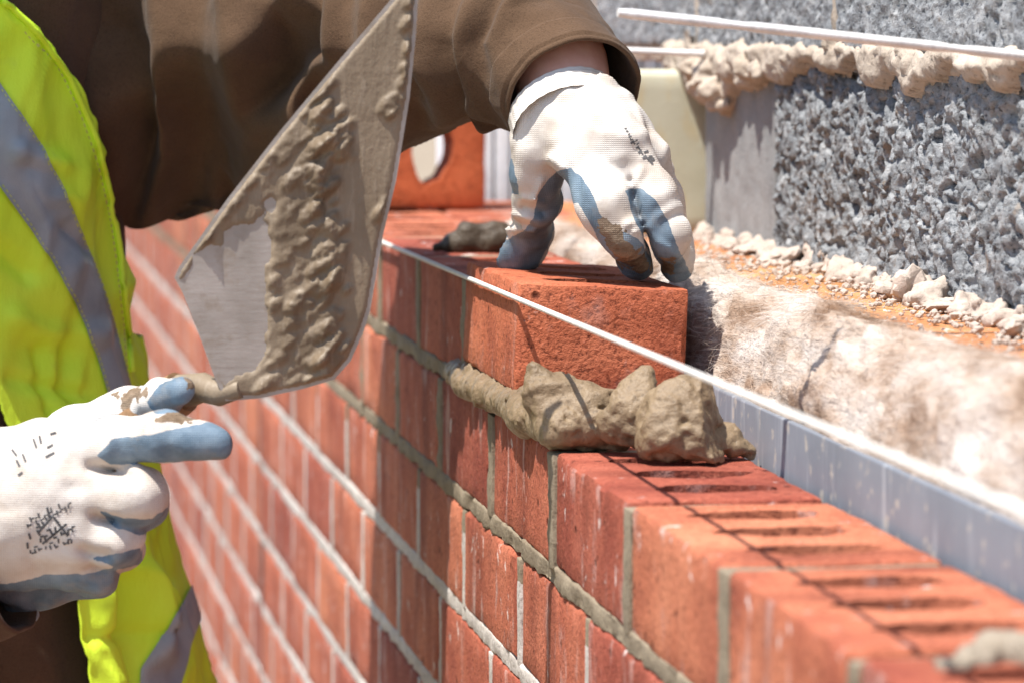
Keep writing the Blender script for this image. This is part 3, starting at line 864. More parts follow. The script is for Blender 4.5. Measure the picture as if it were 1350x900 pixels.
# ---------------------------------------------------------------- trowel
tr_c = at(300, 520, 1.98)
trowel = root('trowel', tr_c, 'mortar-covered pointed brick trowel raised in a gloved hand', 'trowel')
def TD(px, py): return 1.985 + (py - 450) * .00006 + (px - 390) * .00006
def tat(px, py, off=0): return at(px, py, TD(px, py) - off)
out = [(298, 528), (284, 500), (262, 440), (240, 385), (230, 366), (236, 352), (300, 262), (370, 172), (440, 88), (510, 6), (540, -32), (548, -38), (552, -30), (549, 40), (540, 130), (522, 240), (505, 310), (488, 410), (478, 440), (462, 476), (440, 500), (400, 512), (340, 525)]
pts = np.array(out, float)
n = len(pts); V = [tat(*p) for p in pts] + [tat(*p, -.0016) for p in pts]
F = [tuple(range(n))[::-1], tuple(range(n, 2 * n))] + [(i, (i + 1) % n, n + (i + 1) % n, n + i) for i in range(n)]
me = mesh('blade', V, F); bmx = bmesh.new(); bmx.from_mesh(me); bmesh.ops.recalc_face_normals(bmx, faces=bmx.faces); bmesh.ops.triangulate(bmx, faces=bmx.faces); bmx.to_mesh(me); bmx.free()
link('blade', me, BLADE, trowel)
# mortar skin on the blade: a height field standing on the steel
gx, gy = np.arange(222, 560, 2.2), np.arange(-44, 534, 2.2)
GX, GY = np.meshgrid(gx, gy); Q = np.stack([GX.ravel(), GY.ravel()], 1)
sd = polysd(Q, out)
clean = polysd(Q, [(228, 362), (240, 360), (356, 268), (352, 300), (356, 400), (352, 470), (318, 500), (296, 530), (280, 500)])
Q3 = np.stack([Q[:, 0] * .01, Q[:, 1] * .01, np.zeros(len(Q))], 1)
wob = fbm(Q3, 3.0, 4, 3) * 12
film = np.clip(np.minimum((sd - 5) / 5, (-clean + wob * 1.3) / 10), -1, 1)
rot = np.stack([(Q[:, 0] * .75 - Q[:, 1] * .66) * .0045, (Q[:, 0] * .66 + Q[:, 1] * .75) * .011, Q[:, 0] * 0], 1)
ridge = linesd(Q, [(405, 120), (420, 145), (435, 170), (425, 205), (432, 250), (430, 300), (440, 345), (425, 400), (432, 450), (425, 490)])
edge2 = linesd(Q, [(548, -10), (545, 50), (536, 90), (540, 130)])
edge1 = linesd(Q, [(405, 110), (380, 165), (340, 215), (300, 270), (262, 330)])
spots = np.minimum(linesd(Q, [(505, 262), (512, 275)]), linesd(Q, [(510, 140), (515, 150)]))
body_ = linesd(Q, [(400, 190), (395, 260), (400, 340), (400, 420), (390, 480)])
nn = fbm(rot, 4.6, 9, 2); n3 = fbm(rot, 14, 3, 2)
ht = .0008 + .00018 * n3 + np.exp(-(body_ / 42) ** 2) * np.clip(.0014 + .0018 * nn, 0, 1) + np.exp(-(ridge / 15) ** 2) * np.clip(.0026 + .0030 * nn, 0, 1)
rl = random.Random(12)
lines_ = [([(400, 112), (420, 150), (436, 178), (424, 205), (432, 250), (430, 300), (440, 345), (425, 400), (432, 450), (425, 490)], 120, 13, 1.0), ([(405, 112), (380, 165), (340, 215), (300, 270), (255, 338)], 45, 6, .6), ([(549, -20), (545, 50), (537, 90), (540, 130)], 22, 4, .8),
          ([(395, 190), (392, 260), (388, 340), (390, 420), (380, 490)], 70, 22, .5), ([(330, 516), (400, 506), (445, 490)], 26, 6, .6), ([(500, 255), (510, 280)], 3, 3, 1.0), ([(508, 138), (516, 152)], 3, 3, .9), ([(430, 60), (400, 110), (440, 110)], 10, 8, .7)]
for ln, cnt, spread, amp_ in lines_:
    ln = np.array(ln, float)
    for k in range(cnt):
        t = rl.random() * (len(ln) - 1); i0 = min(int(t), len(ln) - 2); c = ln[i0] + (ln[i0 + 1] - ln[i0]) * (t - i0) + np.array([rl.gauss(0, spread), rl.gauss(0, spread)])
        rb = rl.uniform(3.5, 9.5); el_ = rl.uniform(1.2, 2.6); hb_ = amp_ * rb * rl.uniform(.00028, .00050)
        d_ = Q - c; u_ = (d_[:, 0] * .72 - d_[:, 1] * .69) / (rb * el_); v_ = (d_[:, 0] * .69 + d_[:, 1] * .72) / rb
        g_ = np.sqrt(np.clip(1 - u_ * u_ - v_ * v_, 0, 1))
        ht = np.maximum(ht, ht * .35 + .0008 + g_ * hb_) if k % 2 else ht + g_ * hb_ * .7
ht = ht + np.clip(n3, 0, 1) * np.clip(ht - .002, 0, .004) * .35
hg = ht.reshape(len(gy), len(gx))
for _ in range(2): hg[1:-1, 1:-1] = (hg[1:-1, 1:-1] * 2 + hg[:-2, 1:-1] + hg[2:, 1:-1] + hg[1:-1, :-2] + hg[1:-1, 2:]) / 6
ht = hg.ravel() + np.clip(hg.ravel() - .0015, 0, .003) * fbm(np.stack([Q[:, 0], Q[:, 1], Q[:, 0] * 0], 1), .16, 8, 2) * .35
ht = np.where(film > 0, ht * np.minimum(1, film + .15), -.0006)
V = [tat(q[0], q[1], h) for q, h in zip(Q, ht)]
nx_ = len(gx); F = []
ok = (film > -.45)
for j in range(len(gy) - 1):
    for i in range(nx_ - 1):
        q = (j * nx_ + i, j * nx_ + i + 1, (j + 1) * nx_ + i + 1, (j + 1) * nx_ + i)
        if ok[list(q)].all(): F.append(q[::-1])
used = sorted({i for f in F for i in f}); mp_ = {u: i for i, u in enumerate(used)}
me = mesh('mortar', [V[u] for u in used], [tuple(mp_[i] for i in f) for f in F], 180)
attr(me, 'thick', np.clip((ht[used] - .0010) / .004, 0, 1))
link('mortar', me, FILM, trowel)
cones = chain((400, 92, 1.975, 9), (415, 88, 1.975, 10)) + chain((412, 92, 1.975, 9), (400, 105, 1.978, 7))
# tang, ferrule and handle
V, F = tube([at(318, 512, 1.985), at(290, 518, 1.990), at(268, 510, 2.000), at(240, 516, 2.012)], [.0050, .0070, .0082, .0098], 14)
link('tang', mesh('tang', V, F, 60), FILM, trowel)
V, F = tube([at(240, 516, 2.012), at(180, 556, 2.03), at(110, 610, 2.05), at(60, 650, 2.06)], [.012, .0145, .015, .013], 16)
link('handle', mesh('handle', V, F, 60), WOOD, trowel)

# ---------------------------------------------------------------- person
C0 = at(-190, 500, 2.48)
PX, PY = float(C0[0]), float(C0[1])
person = root('person', (PX, PY, 0), 'bricklayer in yellow hi-vis vest, brown jacket and white knit gloves, laying a brick', 'person')
FACE = np.array([.50, -.866, 0]); SIDE = np.array([.866, .50, 0])      # SIDE points to the person's left
def bp(s, f, z): return np.array([PX, PY, 0]) + SIDE * s + FACE * f + np.array([0, 0, z])
LSH = at(40, -370, 2.60)
RSH = bp(-.19, .02, 1.46)
LEL, LWR = at(440, 45, 2.45), at(737, 84, 2.252)
RWR = at(-20, 690, 2.03); REL = at(-480, 880, 2.10)
# body: one skinned surface
B = []
def cone(a, b, ra, rb): B.append((np.array(a), np.array(b), ra, rb))
for s in (-1, 1):
    cone(bp(s * .06, 0, .98), bp(s * .09, .02, 1.30), .105, .105)
    cone(bp(s * .09, .02, 1.30), bp(s * .13, 0, 1.42), .10, .075)
    cone(bp(s * .09, 0, .93), bp(s * .11, .03, .50), .085, .058)
    cone(bp(s * .11, .03, .50), bp(s * .12, -.02, .10), .054, .038)
    cone(bp(s * .12, -.03, .06), bp(s * .13, .14, .035), .036, .030)
cone(bp(0, .03, 1.44), bp(0, .06, 1.56), .056, .054)
cone(bp(0, .06, 1.66), bp(0, .075, 1.70), .083, .088)
cone(bp(0, .09, 1.60), bp(0, .10, 1.57), .062, .048)
cone(bp(0, .165, 1.655), bp(0, .182, 1.625), .009, .014)       # nose
cone(bp(0, .145, 1.583), bp(0, .150, 1.580), .022, .020)       # mouth
for s in (-1, 1): cone(bp(s * .088, .06, 1.66), bp(s * .093, .05, 1.62), .014, .011)
 
cone(RSH, REL, .055, .045); cone(REL, RWR, .043, .0285); cone(RWR, at(30, 670, 2.02), .0285, .03)
ARM = [(LSH, LEL, .050, .042), (LEL, LWR, .038, .0285), (LWR, at(744, 120, 2.240), .0285, .029)]
def addarm(P, d):
    for i, c in enumerate(ARM): d = smin(d, sd_cone(P, *c), .02 if i == 0 else .006)
    return d
B.append((LWR, LWR + .001, .02, .02))
sdf_obj('body', B, .0075, .03, SKIN, person, None, addarm)
for s in (-1, 1):
    V, F = ico(bp(s * .033, .158, 1.665), (.012, .012, .012), 3, 2, 0); link('eye', mesh('eye', V, F, 180), EYE, person)
hc = [(bp(0, .045, 1.70), bp(0, .055, 1.735), .090, .082), (bp(0, .0, 1.62), bp(0, .01, 1.69), .075, .08)]
sdf_obj('hair', hc, .006, .02, HAIR, person, lambda P: fbm(P * [1, 1, .3], 120, 3) * .004)
# trousers and boots
T = []
for s in (-1, 1):
    T.append((bp(s * .08, 0, .98), bp(s * .11, .03, .50), .115, .085)); T.append((bp(s * .11, .03, .50), bp(s * .12, -.01, .10), .082, .075))
sdf_obj('trousers', T, .010, .03, TROUS, person, lambda P: fbm(P * [1, 1, .5], 14, 3) * .012)
for s in (-1, 1):
    b_ = [(bp(s * .12, -.03, .16), bp(s * .12, -.02, .06), .052, .050), (bp(s * .12, 0, .050), bp(s * .135, .16, .042), .048, .044)]
    sdf_obj('boot', b_, .006, .02, BOOT, person, None, lambda P, d: np.maximum(d, .002 - P[:, 2]))

# torso sections used by jacket and vest
ZS = np.array([.66, .80, .95, 1.08, 1.22, 1.34, 1.44, 1.50, 1.53])
AS = np.array([.205, .205, .196, .190, .196, .205, .185, .11, .075])
BS = np.array([.150, .150, .145, .142, .148, .150, .125, .09, .072])
CS = np.array([.042, .032, .016, -.002, -.014, -.010, 0, 0, 0])            # sideways lean of the section
CF = np.array([.0, .0, .0, .0, .01, .02, .02, .03, .04])
def torso(th, z, off=0.0):
    a = np.interp(z, ZS, AS) + off; b = np.interp(z, ZS, BS) + off
    s = np.interp(z, ZS, CS) + a * np.cos(th); f = np.interp(z, ZS, CF) + b * np.sin(th)
    z = np.broadcast_to(z, np.shape(th))
    return np.array([PX, PY, 0]) + s[..., None] * SIDE + f[..., None] * FACE + z[..., None] * np.array([0, 0, 1.0])
# jacket trunk
NT, NZ = 170, 190
th = np.linspace(0, 2 * np.pi, NT, endpoint=False); zz = np.linspace(.70, 1.53, NZ)
TH, ZZ = np.meshgrid(th, zz)
P = torso(TH, ZZ).reshape(-1, 3)
ctr = np.array([PX, PY, 0])[None] + P * [0, 0, 1]
Nn = (P - ctr); Nn /= np.linalg.norm(Nn, axis=1)[:, None]
P = P + Nn * (fbm(P * [1, 1, .4], 16, 31, 3) * .010)[:, None]
F = [(j * NT + i, j * NT + (i + 1) % NT, (j + 1) * NT + (i + 1) % NT, (j + 1) * NT + i) for j in range(NZ - 1) for i in range(NT)]
jacket = link('jacket', mesh('jacket', P, F, 180), BROWN, person)

# left sleeve: a swept tube with its own folds and a turned hem
ctl = [(at(0, -440, 2.56), .110, .105), (at(90, -190, 2.56), .125, .115), (at(205, -5, 2.53), .148, .115), (at(325, 50, 2.48), .118, .10), (at(455, 58, 2.40), .080, .078), (at(590, 48, 2.335), .060, .062), (at(682, 62, 2.285), .053, .055), (at(722, 88, 2.262), .0450, .048), (at(757, 122, 2.235), .0425, .0425)]
NS, NA = 260, 220
cpts = catmull([c[0] for c in ctl], NS); ra = catmull([[c[1], c[2], 0] for c in ctl], NS)
a_end = RIGHT * .30 - UP * .62 - FWD * .72; a_end /= np.linalg.norm(a_end)
rows = []
for i in range(NS):
    t = cpts[min(i + 1, NS - 1)] - cpts[max(i - 1, 0)]; t /= np.linalg.norm(t)
    wq = np.clip((i - NS * .72) / (NS * .28), 0, 1) ** 1.3
    t = t * (1 - wq) + a_end * wq; t /= np.linalg.norm(t)
    e2 = np.cross(t, FWD); e2 /= np.linalg.norm(e2)             # across, in picture plane
    e1 = np.cross(e2, t)
    rows.append((cpts[i], e1, e2, ra[i][0], ra[i][1], t))
def ringpts(r, sc, off=0):
    c, e1, e2, a, b, t = r; an = np.linspace(0, 2 * np.pi, NA, endpoint=False)
    return c + off * t + (np.cos(an)[:, None] * e2 * a + np.sin(an)[:, None] * e1 * b) * sc
P = np.vstack([ringpts(r, 1.0) for r in rows])
Cc = np.repeat(np.array([r[0] for r in rows]), NA, 0)
Nn = P - Cc; Nn /= np.linalg.norm(Nn, axis=1)[:, None]
q = proj(P)[:, :2]
facing = np.clip(((CAM - P) * Nn).sum(1) / np.linalg.norm(CAM - P, axis=1) * 3 + .6, 0, 1)
D = np.zeros(len(P))
for (line, amp, wd_) in (([(215, -60), (228, 60), (215, 170), (178, 285)], .016, 34), ([(318, -60), (316, 60), (330, 150), (325, 230)], .015, 30), ([(376, 50), (368, 88), (350, 120)], -.020, 26),
        ([(140, 40), (180, 130), (185, 230)], -.014, 34), ([(400, -60), (388, 30), (350, 62)], .016, 26), ([(445, -60), (438, 60)], .012, 24), ([(418, -60), (412, 60)], -.016, 18), ([(90, 60), (120, 150)], .008, 36),
        ([(575, -40), (556, 60), (585, 150)], .008, 22), ([(602, -30), (590, 70), (617, 160)], -.007, 15), ([(640, -40), (614, 50), (642, 165)], .007, 18), ([(660, -10), (636, 60), (660, 160)], -.006, 12), ([(540, -20), (528, 80), (555, 160)], -.008, 18),
        ([(690, -20), (655, 60), (663, 140)], .006, 16), ([(500, -30), (495, 60), (510, 150)], .010, 24)):
    d = linesd(q, line); D += amp * np.exp(-(d / wd_) ** 2) * facing
env = np.repeat(np.clip((NS - 1 - np.arange(NS)) / 40, 0, 1), NA)
D = D * (.25 + .75 * env) + (fbm(P * [1, 1, .5], 20, 41, 3) * .007 + (.22 - np.abs(fbm(P * [1, 1, .45], 15, 47, 2))) * .012) * (.25 + .75 * env) + fbm(P, 70, 42, 2) * .0012
P = P + Nn * D[:, None]
push = np.zeros(len(P))
for (line, amp, wd_) in (([(262, 140), (250, 200), (235, 310)], .075, 36), ([(300, 185), (320, 290)], .085, 46), ([(385, 40), (368, 90), (340, 130)], .034, 22), ([(190, 170), (180, 260), (170, 330)], .045, 22), ([(420, 130), (470, 170)], .04, 30)):
    push = push + (amp * np.exp(-(linesd(q, line) / (wd_ * 1.2)) ** 2)) ** 3
P = P + FWD * (push ** (1 / 3) * facing)[:, None]
# hem: rolled out, then turned inside
hem = [rows[-1]]
outer = P.reshape(NS, NA, 3)
outer[-16:-2] += (Nn.reshape(NS, NA, 3)[-16:-2]) * .0016
last = outer[-1]; cc = rows[-1][0]; tt = rows[-1][5]
rings = [outer.reshape(-1, 3)]
for (s, o_) in ((1.0, .0022), (.965, .0030), (.93, .0015), (.92, -.01), (.90, -.04), (.86, -.09)):
    rings.append(cc + (last - cc) * s + tt * o_)
P = np.vstack(rings); nr = len(P) // NA
F = [(j * NA + i, j * NA + (i + 1) % NA, (j + 1) * NA + (i + 1) % NA, (j + 1) * NA + i) for j in range(nr - 1) for i in range(NA)]
link('sleeve', mesh('sleeve', P, F, 180), BROWN, jacket).location = (0, 0, 0)
# right sleeve (mostly out of frame)
rs = [(RSH, .095), (RSH * .5 + REL * .5, .090), (REL + [.0, 0, 0], .085), (REL * .5 + RWR * .5, .066), (at(-95, 755, 2.045), .052), (at(2, 728, 2.035), .046)]
c2 = catmull([r[0] for r in rs], 90); r2_ = catmull([[r[1], 0, 0] for r in rs], 90)[:, 0]
V, F = tube(c2, list(r2_) , 80, cap=False, up=(0.1, 1, .2))
V = np.array([v[:] for v in V]); Cc = np.repeat(c2, 80, 0); Nn = V - Cc; Nn /= np.linalg.norm(Nn, axis=1)[:, None]
V = V + Nn * (fbm(V, 24, 71, 3) * .007)[:, None]
inner = V[-80:]; cc = c2[-1]; tt = (c2[-1] - c2[-2]); tt /= np.linalg.norm(tt)
ex = [cc + (inner - cc) * s + tt * o_ for s, o_ in ((1.0, .002), (.96, .003), (.93, -.002), (.88, -.06))]
nb = len(V); V = np.vstack([V] + ex)
for j in range(89, 89 + 4):
    for i in range(80): F.append((j * 80 + i, j * 80 + (i + 1) % 80, (j + 1) * 80 + (i + 1) % 80, (j + 1) * 80 + i))
link('sleeve', mesh('sleeve', V, F, 180), BROWN, jacket).location = (0, 0, 0)

# vest: an open waistcoat over the jacket; left front panel edges follow the photograph
AH = np.array([(-40, -60), (8, 0), (50, 40), (95, 100), (130, 180), (150, 260), (162, 330), (172, 420), (178, 490)], float)
FR = np.array([(-120, -100), (-90, 200), (0, 530), (60, 690), (100, 790), (122, 905), (140, 1100)], float)
def edge_theta(curve, z, lo_t, hi_t, off):
    t = np.linspace(lo_t, hi_t, 400); p = proj(torso(t, np.full(400, z), off))
    xe = np.interp(p[:, 1], curve[:, 1], curve[:, 0])
    s = p[:, 0] - xe; i = np.where((s[:-1] > 0) & (s[1:] <= 0))[0]
    return t[i[0]] if len(i) else None
VZ = np.linspace(.74, 1.52, 240)
ARM_Z = 1.075
L0, L1 = [], []
for z in VZ:
    off = .012 + .016 * np.clip((1.1 - z) / .35, 0, 1)
    ta = edge_theta(AH, z, -.6, 2.2, off) if z > ARM_Z else None
    L0.append(np.nan if ta is None else ta)
    tf = edge_theta(FR, z, .2, 2.6, off); L1.append(np.nan if tf is None else tf)
L0, L1 = np.array(L0), np.array(L1)
def fillnan(v, d):
    ok = ~np.isnan(v)
    return np.interp(np.arange(len(v)), np.where(ok)[0], v[ok]) if ok.any() else np.full(len(v), d)
L1 = fillnan(L1, 1.6)
L0f = np.where(VZ <= ARM_Z, .45, L0); L0f = fillnan(L0f, .3)
wz = np.clip((VZ - ARM_Z) / .045, 0, 1); L0f = .45 + (L0f - .45) * wz ** .6
def panel(la, lb, NU, seed, VZ=VZ):
    rows_ = []
    for j, z in enumerate(VZ):
        off = .012 + .016 * np.clip((1.1 - z) / .35, 0, 1)
        rows_.append(torso(np.linspace(la[j], lb[j], NU), np.full(NU, z), off))
    P = np.vstack(rows_)
    ctr = np.array([PX, PY, 0])[None] + P * [0, 0, 1]; Nn = P - ctr; Nn /= np.linalg.norm(Nn, axis=1)[:, None]
    q = proj(P)[:, :2]; D = fbm(P * [1, 1, .55], 15, 51, 3) * .008 + fbm(P * [1, 1, .8], 45, 54, 2) * .0014 + (.2 - np.abs(fbm(P * [1, 1, .6] + fbm(P, 20, 5, 2)[:, None] * .02, 19, 77, 2))) * .015
    for (line, amp, wd_) in (([(100, 230), (70, 300), (90, 400)], .006, 30), ([(20, 420), (60, 440), (120, 440)], .006, 16), ([(120, 220), (140, 330), (160, 440)], -.004, 14), ([(60, 460), (70, 540)], -.007, 10), ([(20, 500), (110, 520)], -.005, 10),
            ([(130, 780), (150, 900)], .010, 16), ([(155, 760), (185, 900)], -.012, 14), ([(185, 700), (215, 860)], .008, 14), ([(215, 660), (232, 760)], -.008, 12), ([(120, 840), (230, 830)], -.004, 8), ([(0, 330), (40, 360)], -.006, 14), ([(20, 200), (75, 215)], .005, 12), ([(80, 300), (110, 330)], -.005, 10)):
        D += amp * np.exp(-(linesd(q, line) / wd_) ** 2)
    P = P + Nn * D[:, None]
    m = len(VZ); F = [(j * NU + i, j * NU + i + 1, (j + 1) * NU + i + 1, (j + 1) * NU + i) for j in range(m - 1) for i in range(NU - 1)]
    return P, F, NU
Pa, Fa, NU = panel(L0f, L1, 110, 51)
low = VZ[VZ <= ARM_Z]
Ps, Fs, _ = panel(np.full(len(low), -1.9), np.full(len(low), .45), 60, 51, low)
# mirrored plain panel and back
mir0 = np.pi - L1 + .0; mir1 = np.pi - L0f
Pb, Fb, _ = panel(np.maximum(mir0, L1 + .15), np.where(VZ > ARM_Z, np.minimum(mir1, np.pi + .15), np.pi + .15), 60, 53)
Pc, Fc, _ = panel(np.full(len(VZ), np.pi + .55), np.full(len(VZ), 2 * np.pi - .55), 60, 51)
Pd, Fd, _ = panel(np.full(len(low), np.pi + .15), np.full(len(low), np.pi + .55), 10, 51, low)
def thick(P, F):
    c = np.array([PX, PY, 0])[None] + P * [0, 0, 1]; N_ = P - c; N_ /= np.linalg.norm(N_, axis=1)[:, None]
    return P, F
V, F = join_data([(Pa, Fa), (Ps, Fs), (Pb, Fb), (Pc, Fc), (Pd, Fd)])
vme = mesh('vest', V, F, 180)
vest = link('vest', vme, HIVIZ, person)
so_ = vest.modifiers.new('thickness', 'SOLIDIFY'); so_.thickness = .0012; so_.offset = 1
Vv, Fv = join_data([(Pa, Fa), (Ps, Fs)])
bv = BVHTree.FromPolygons([tuple(map(float, v)) for v in Vv], [tuple(f) for f in Fv])
def hit(px, py, off, bvh):
    r = Vector(ray(px, py)).normalized(); h = bvh.ray_cast(Vector(CAM), r)
    if h[0] is None: return None
    nv = h[1] if h[1].dot(r) < 0 else -h[1]
    return h[0] + nv * off
def strip(e0, e1, n, m, off, bvh):
    e0, e1 = catmull(np.array([(*p, 0) for p in e0], float), n), catmull(np.array([(*p, 0) for p in e1], float), n)
    G = {}; V, F = [], []
    for i in range(n):
        for j in range(m):
            p = e0[i] + (e1[i] - e0[i]) * j / (m - 1); h = hit(p[0], p[1], off, bvh)
            if h is not None: G[i, j] = len(V); V.append(h)
    for i in range(n - 1):
        for j in range(m - 1):
            k = [(i, j), (i + 1, j), (i + 1, j + 1), (i, j + 1)]
            if all(t in G for t in k):
                qd = [G[t] for t in k]
                if max((V[a] - V[b]).length for a in qd for b in qd) < .04: F.append(tuple(qd))
    return V, F
tv = [strip([(-60, 165), (0, 250), (50, 318), (92, 390), (122, 460), (142, 525)], [(-60, 20), (0, 112), (48, 185), (92, 270), (140, 400), (170, 510)], 120, 26, .0022, bv),
      strip([(185, 880), (205, 850), (225, 818), (250, 770), (262, 740)], [(180, 1010), (212, 960), (240, 890), (252, 840), (275, 790)], 60, 20, .0022, bv)]
for a_, b_ in tv:
    link('reflective_tape', mesh('reflective_tape', a_, b_, 180), TAPE, vest).location = (0, 0, 0)
st_ = []
def stitches(line, step=7, wd_=1.6):
    pts_ = catmull(np.array([(*p, 0) for p in line], float), 400)[:, :2]; acc = 0; last_ = pts_[0]; on = True
    for p in pts_[1:]:
        if np.linalg.norm(p - last_) >= (step * .6 if on else step * .4):
            if on:
                u = (p - last_) / np.linalg.norm(p - last_); v_ = np.array([-u[1], u[0]]) * wd_ / 2
                c4 = [hit(*(a_ + b_), .0030, bv) for a_, b_ in ((last_, v_), (p, v_), (p, -v_), (last_, -v_))]
                if all(c is not None for c in c4): st_.append(([tuple(c) for c in c4], [(0, 1, 2, 3)]))
            last_ = p; on = not on
stitches([(0, 244), (50, 312), (92, 384), (122, 454), (142, 520)]); stitches([(0, 118), (48, 191), (92, 276), (139, 404), (168, 510)])
stitches([(30, 40), (78, 100), (112, 180), (134, 260), (147, 330), (157, 420), (163, 490)])
V, F = join_data(st_)
STI = simple('yellow_thread', (.50, .56, .10), (.62, .66, .25), .8)
tag(link('stitching', mesh('stitching', V, F), STI, vest), kind='stuff').location = (0, 0, 0)
# piping along the armhole
pv = []
for e in np.linspace(0, 1, 60):
    k = e * (len(AH) - 2) + 1; i = int(min(k, len(AH) - 2)); p = AH[i] + (AH[i + 1] - AH[i]) * (k - i)
    for dxx in (6, 9, 12):
        h = hit(p[0] - dxx, p[1], .0015, bv)
        if h is not None: pv.append(h); break
pv = [p for i, p in enumerate(pv) if i == 0 or (p - pv[i - 1]).length < .06]
V, F = tube(pv, .0022, 8)
link('binding', mesh('binding', V, F, 180), HIVIZ, vest).location = (0, 0, 0)

# ---------------------------------------------------------------- gloves
def glove_obj(groups, h, k, dips, muds, hidden, parent, disp=None, base=None):
    V, F = skin(groups, h, k, disp, base, groups=True)
    me = mesh('glove', V, F, 180); N_ = nrm(me); V = co(me); q = proj(V)[:, :2]
    d = np.full(len(V), -1e3)
    for p in dips: d = np.maximum(d, polysd(q, p))
    vis = ((CAM - V) * N_).sum(1) / np.linalg.norm(CAM - V, axis=1)
    back = hidden(V, q)
    wgt = np.clip(vis / .12 + .5, 0, 1)
    attr(me, 'dip', np.clip(d, -30, 30) * wgt + back * (1 - wgt))
    mu = np.full(len(V), -1e3)
    for p in muds: mu = np.maximum(mu, polysd(q, p))
    attr(me, 'mud', np.clip(mu, -60, 30) * wgt - 60 * (1 - wgt))
    o = link('glove', me, GLOVE, parent)
    return o, BVHTree.FromPolygons([tuple(map(float, v)) for v in V], [tuple(p.vertices) for p in me.polygons])
TI = float((onZ(846, 366, ZT + .009) - CAM) @ FWD); TM = float((onZ(893, 371, ZT + .007) - CAM) @ FWD); TT = float((onZ(678, 352, ZT + .011) - CAM) @ FWD)
palm = chain((743, 122, 2.242, 62), (768, 205, 2.200, 38)) + chain((746, 118, 2.245, 62), (815, 192, 2.195, 42)) + chain((752, 118, 2.250, 58), (846, 205, 2.215, 36)) + chain((756, 120, 2.255, 54), (858, 228, 2.24, 30)) + chain((732, 118, 2.245, 58), (712, 195, 2.225, 38)) + chain((735, 160, 2.23, 52), (790, 180, 2.21, 50)) + chain((742, 108, 2.246, 66), (745, 150, 2.232, 66))
thumb = chain((712, 195, 2.225, 37), (706, 228, 2.235, 32), (708, 268, 2.255, 27), (697, 305, TT - .012, 27), (684, 330, TT - .004, 23), (672, 336, TT, 19)) + chain((684, 336, TT - .004, 18), (700, 338, TT - .002, 15))
index = chain((770, 210, 2.198, 36), (793, 258, 2.185, 30), (800, 276, 2.182, 31), (822, 312, 2.182, 26), (838, 338, TI - .012, 23), (848, 350, TI - .002, 17))
middle = chain((822, 200, 2.195, 37), (856, 256, 2.190, 29), (863, 272, 2.188, 30), (881, 312, 2.187, 25), (891, 340, TM - .004, 21), (895, 357, TM + .003, 16))
ring = chain((848, 208, 2.215, 34), (870, 265, 2.225, 27), (884, 318, 2.235, 25), (892, 352, 2.240, 20))
pinky = chain((858, 228, 2.240, 29), (868, 285, 2.265, 23), (872, 335, 2.275, 19))
CUFA, CUFB = at(742, 142, 2.236), at(746, 166, 2.222)
CUFT = a_end * .8 + (at(746, 138, 2.236) - at(742, 92, 2.2475)) / np.linalg.norm(at(746, 138, 2.236) - at(742, 92, 2.2475)) * .2; CUFT /= np.linalg.norm(CUFT)
def lcut(P, d):
    # rib-knit wrist: hollow, open at the top
    return np.maximum(d, -((P - (CUFA * .6 + CUFB * .4).astype(np.float32)) @ CUFT.astype(np.float32)))
dipL = [[(752, 222), (735, 226), (722, 238), (709, 258), (704, 285), (693, 303), (668, 316), (640, 332), (638, 358), (705, 358), (725, 320), (737, 280), (742, 262)],
        [(715, 246), (735, 226), (752, 222), (766, 232), (782, 258), (792, 284), (800, 297), (822, 306), (842, 314), (855, 335), (872, 352), (868, 372), (828, 370), (798, 335), (776, 290), (762, 268), (738, 270)],
        [(824, 250), (845, 249), (862, 262), (880, 290), (893, 325), (905, 348), (918, 380), (880, 380), (866, 350), (850, 318), (834, 284)],
        [(664, 205), (676, 210), (682, 238), (684, 256), (670, 255)]]
mudL = [[(788, 290), (812, 296), (838, 330), (866, 352), (850, 362), (822, 352), (800, 322)], [(872, 340), (890, 340), (890, 362), (872, 360)]]
def hidL(V, q): return np.where(q[:, 1] > 195, 25.0, -25.0)
def gdisp(P):
    return fbm(P, 60, 13, 2) * .0011 + .0007 * np.sin(fbm(P, 30, 5, 2) * 9) 
ridges = [([(688, 262), (715, 268)], 5), ([(676, 284), (712, 292)], 5), ([(668, 302), (704, 306)], 5), ([(828, 296), (848, 290)], 6), ([(838, 306), (852, 300)], 5), ([(715, 240), (705, 262)], 5), ([(845, 225), (835, 245)], 6), ([(728, 210), (740, 222)], 7)]
def gdispL(P):
    q = proj(P)[:, :2]; d = gdisp(P)
    for l, wd_ in ridges: d = d - .0026 * np.exp(-(linesd(q, l) / wd_) ** 2)
    d = d + .0040 * np.exp(-(linesd(q, [(832, 238), (845, 290), (866, 350)]) / 5) ** 2) + .003 * np.exp(-(linesd(q, [(690, 273), (715, 280)]) / 4) ** 2)
    # knuckles and tendons on the back of the hand
    for l in ([(760, 150), (772, 205)], [(790, 140), (822, 200)], [(810, 150), (848, 205)]): d = d - .0014 * np.exp(-(linesd(q, l) / 12) ** 2)
    return d
gl, glb = glove_obj([palm, thumb, index, middle, ring, pinky], .0016, .010, dipL, mudL, hidL, person, gdispL, lcut)
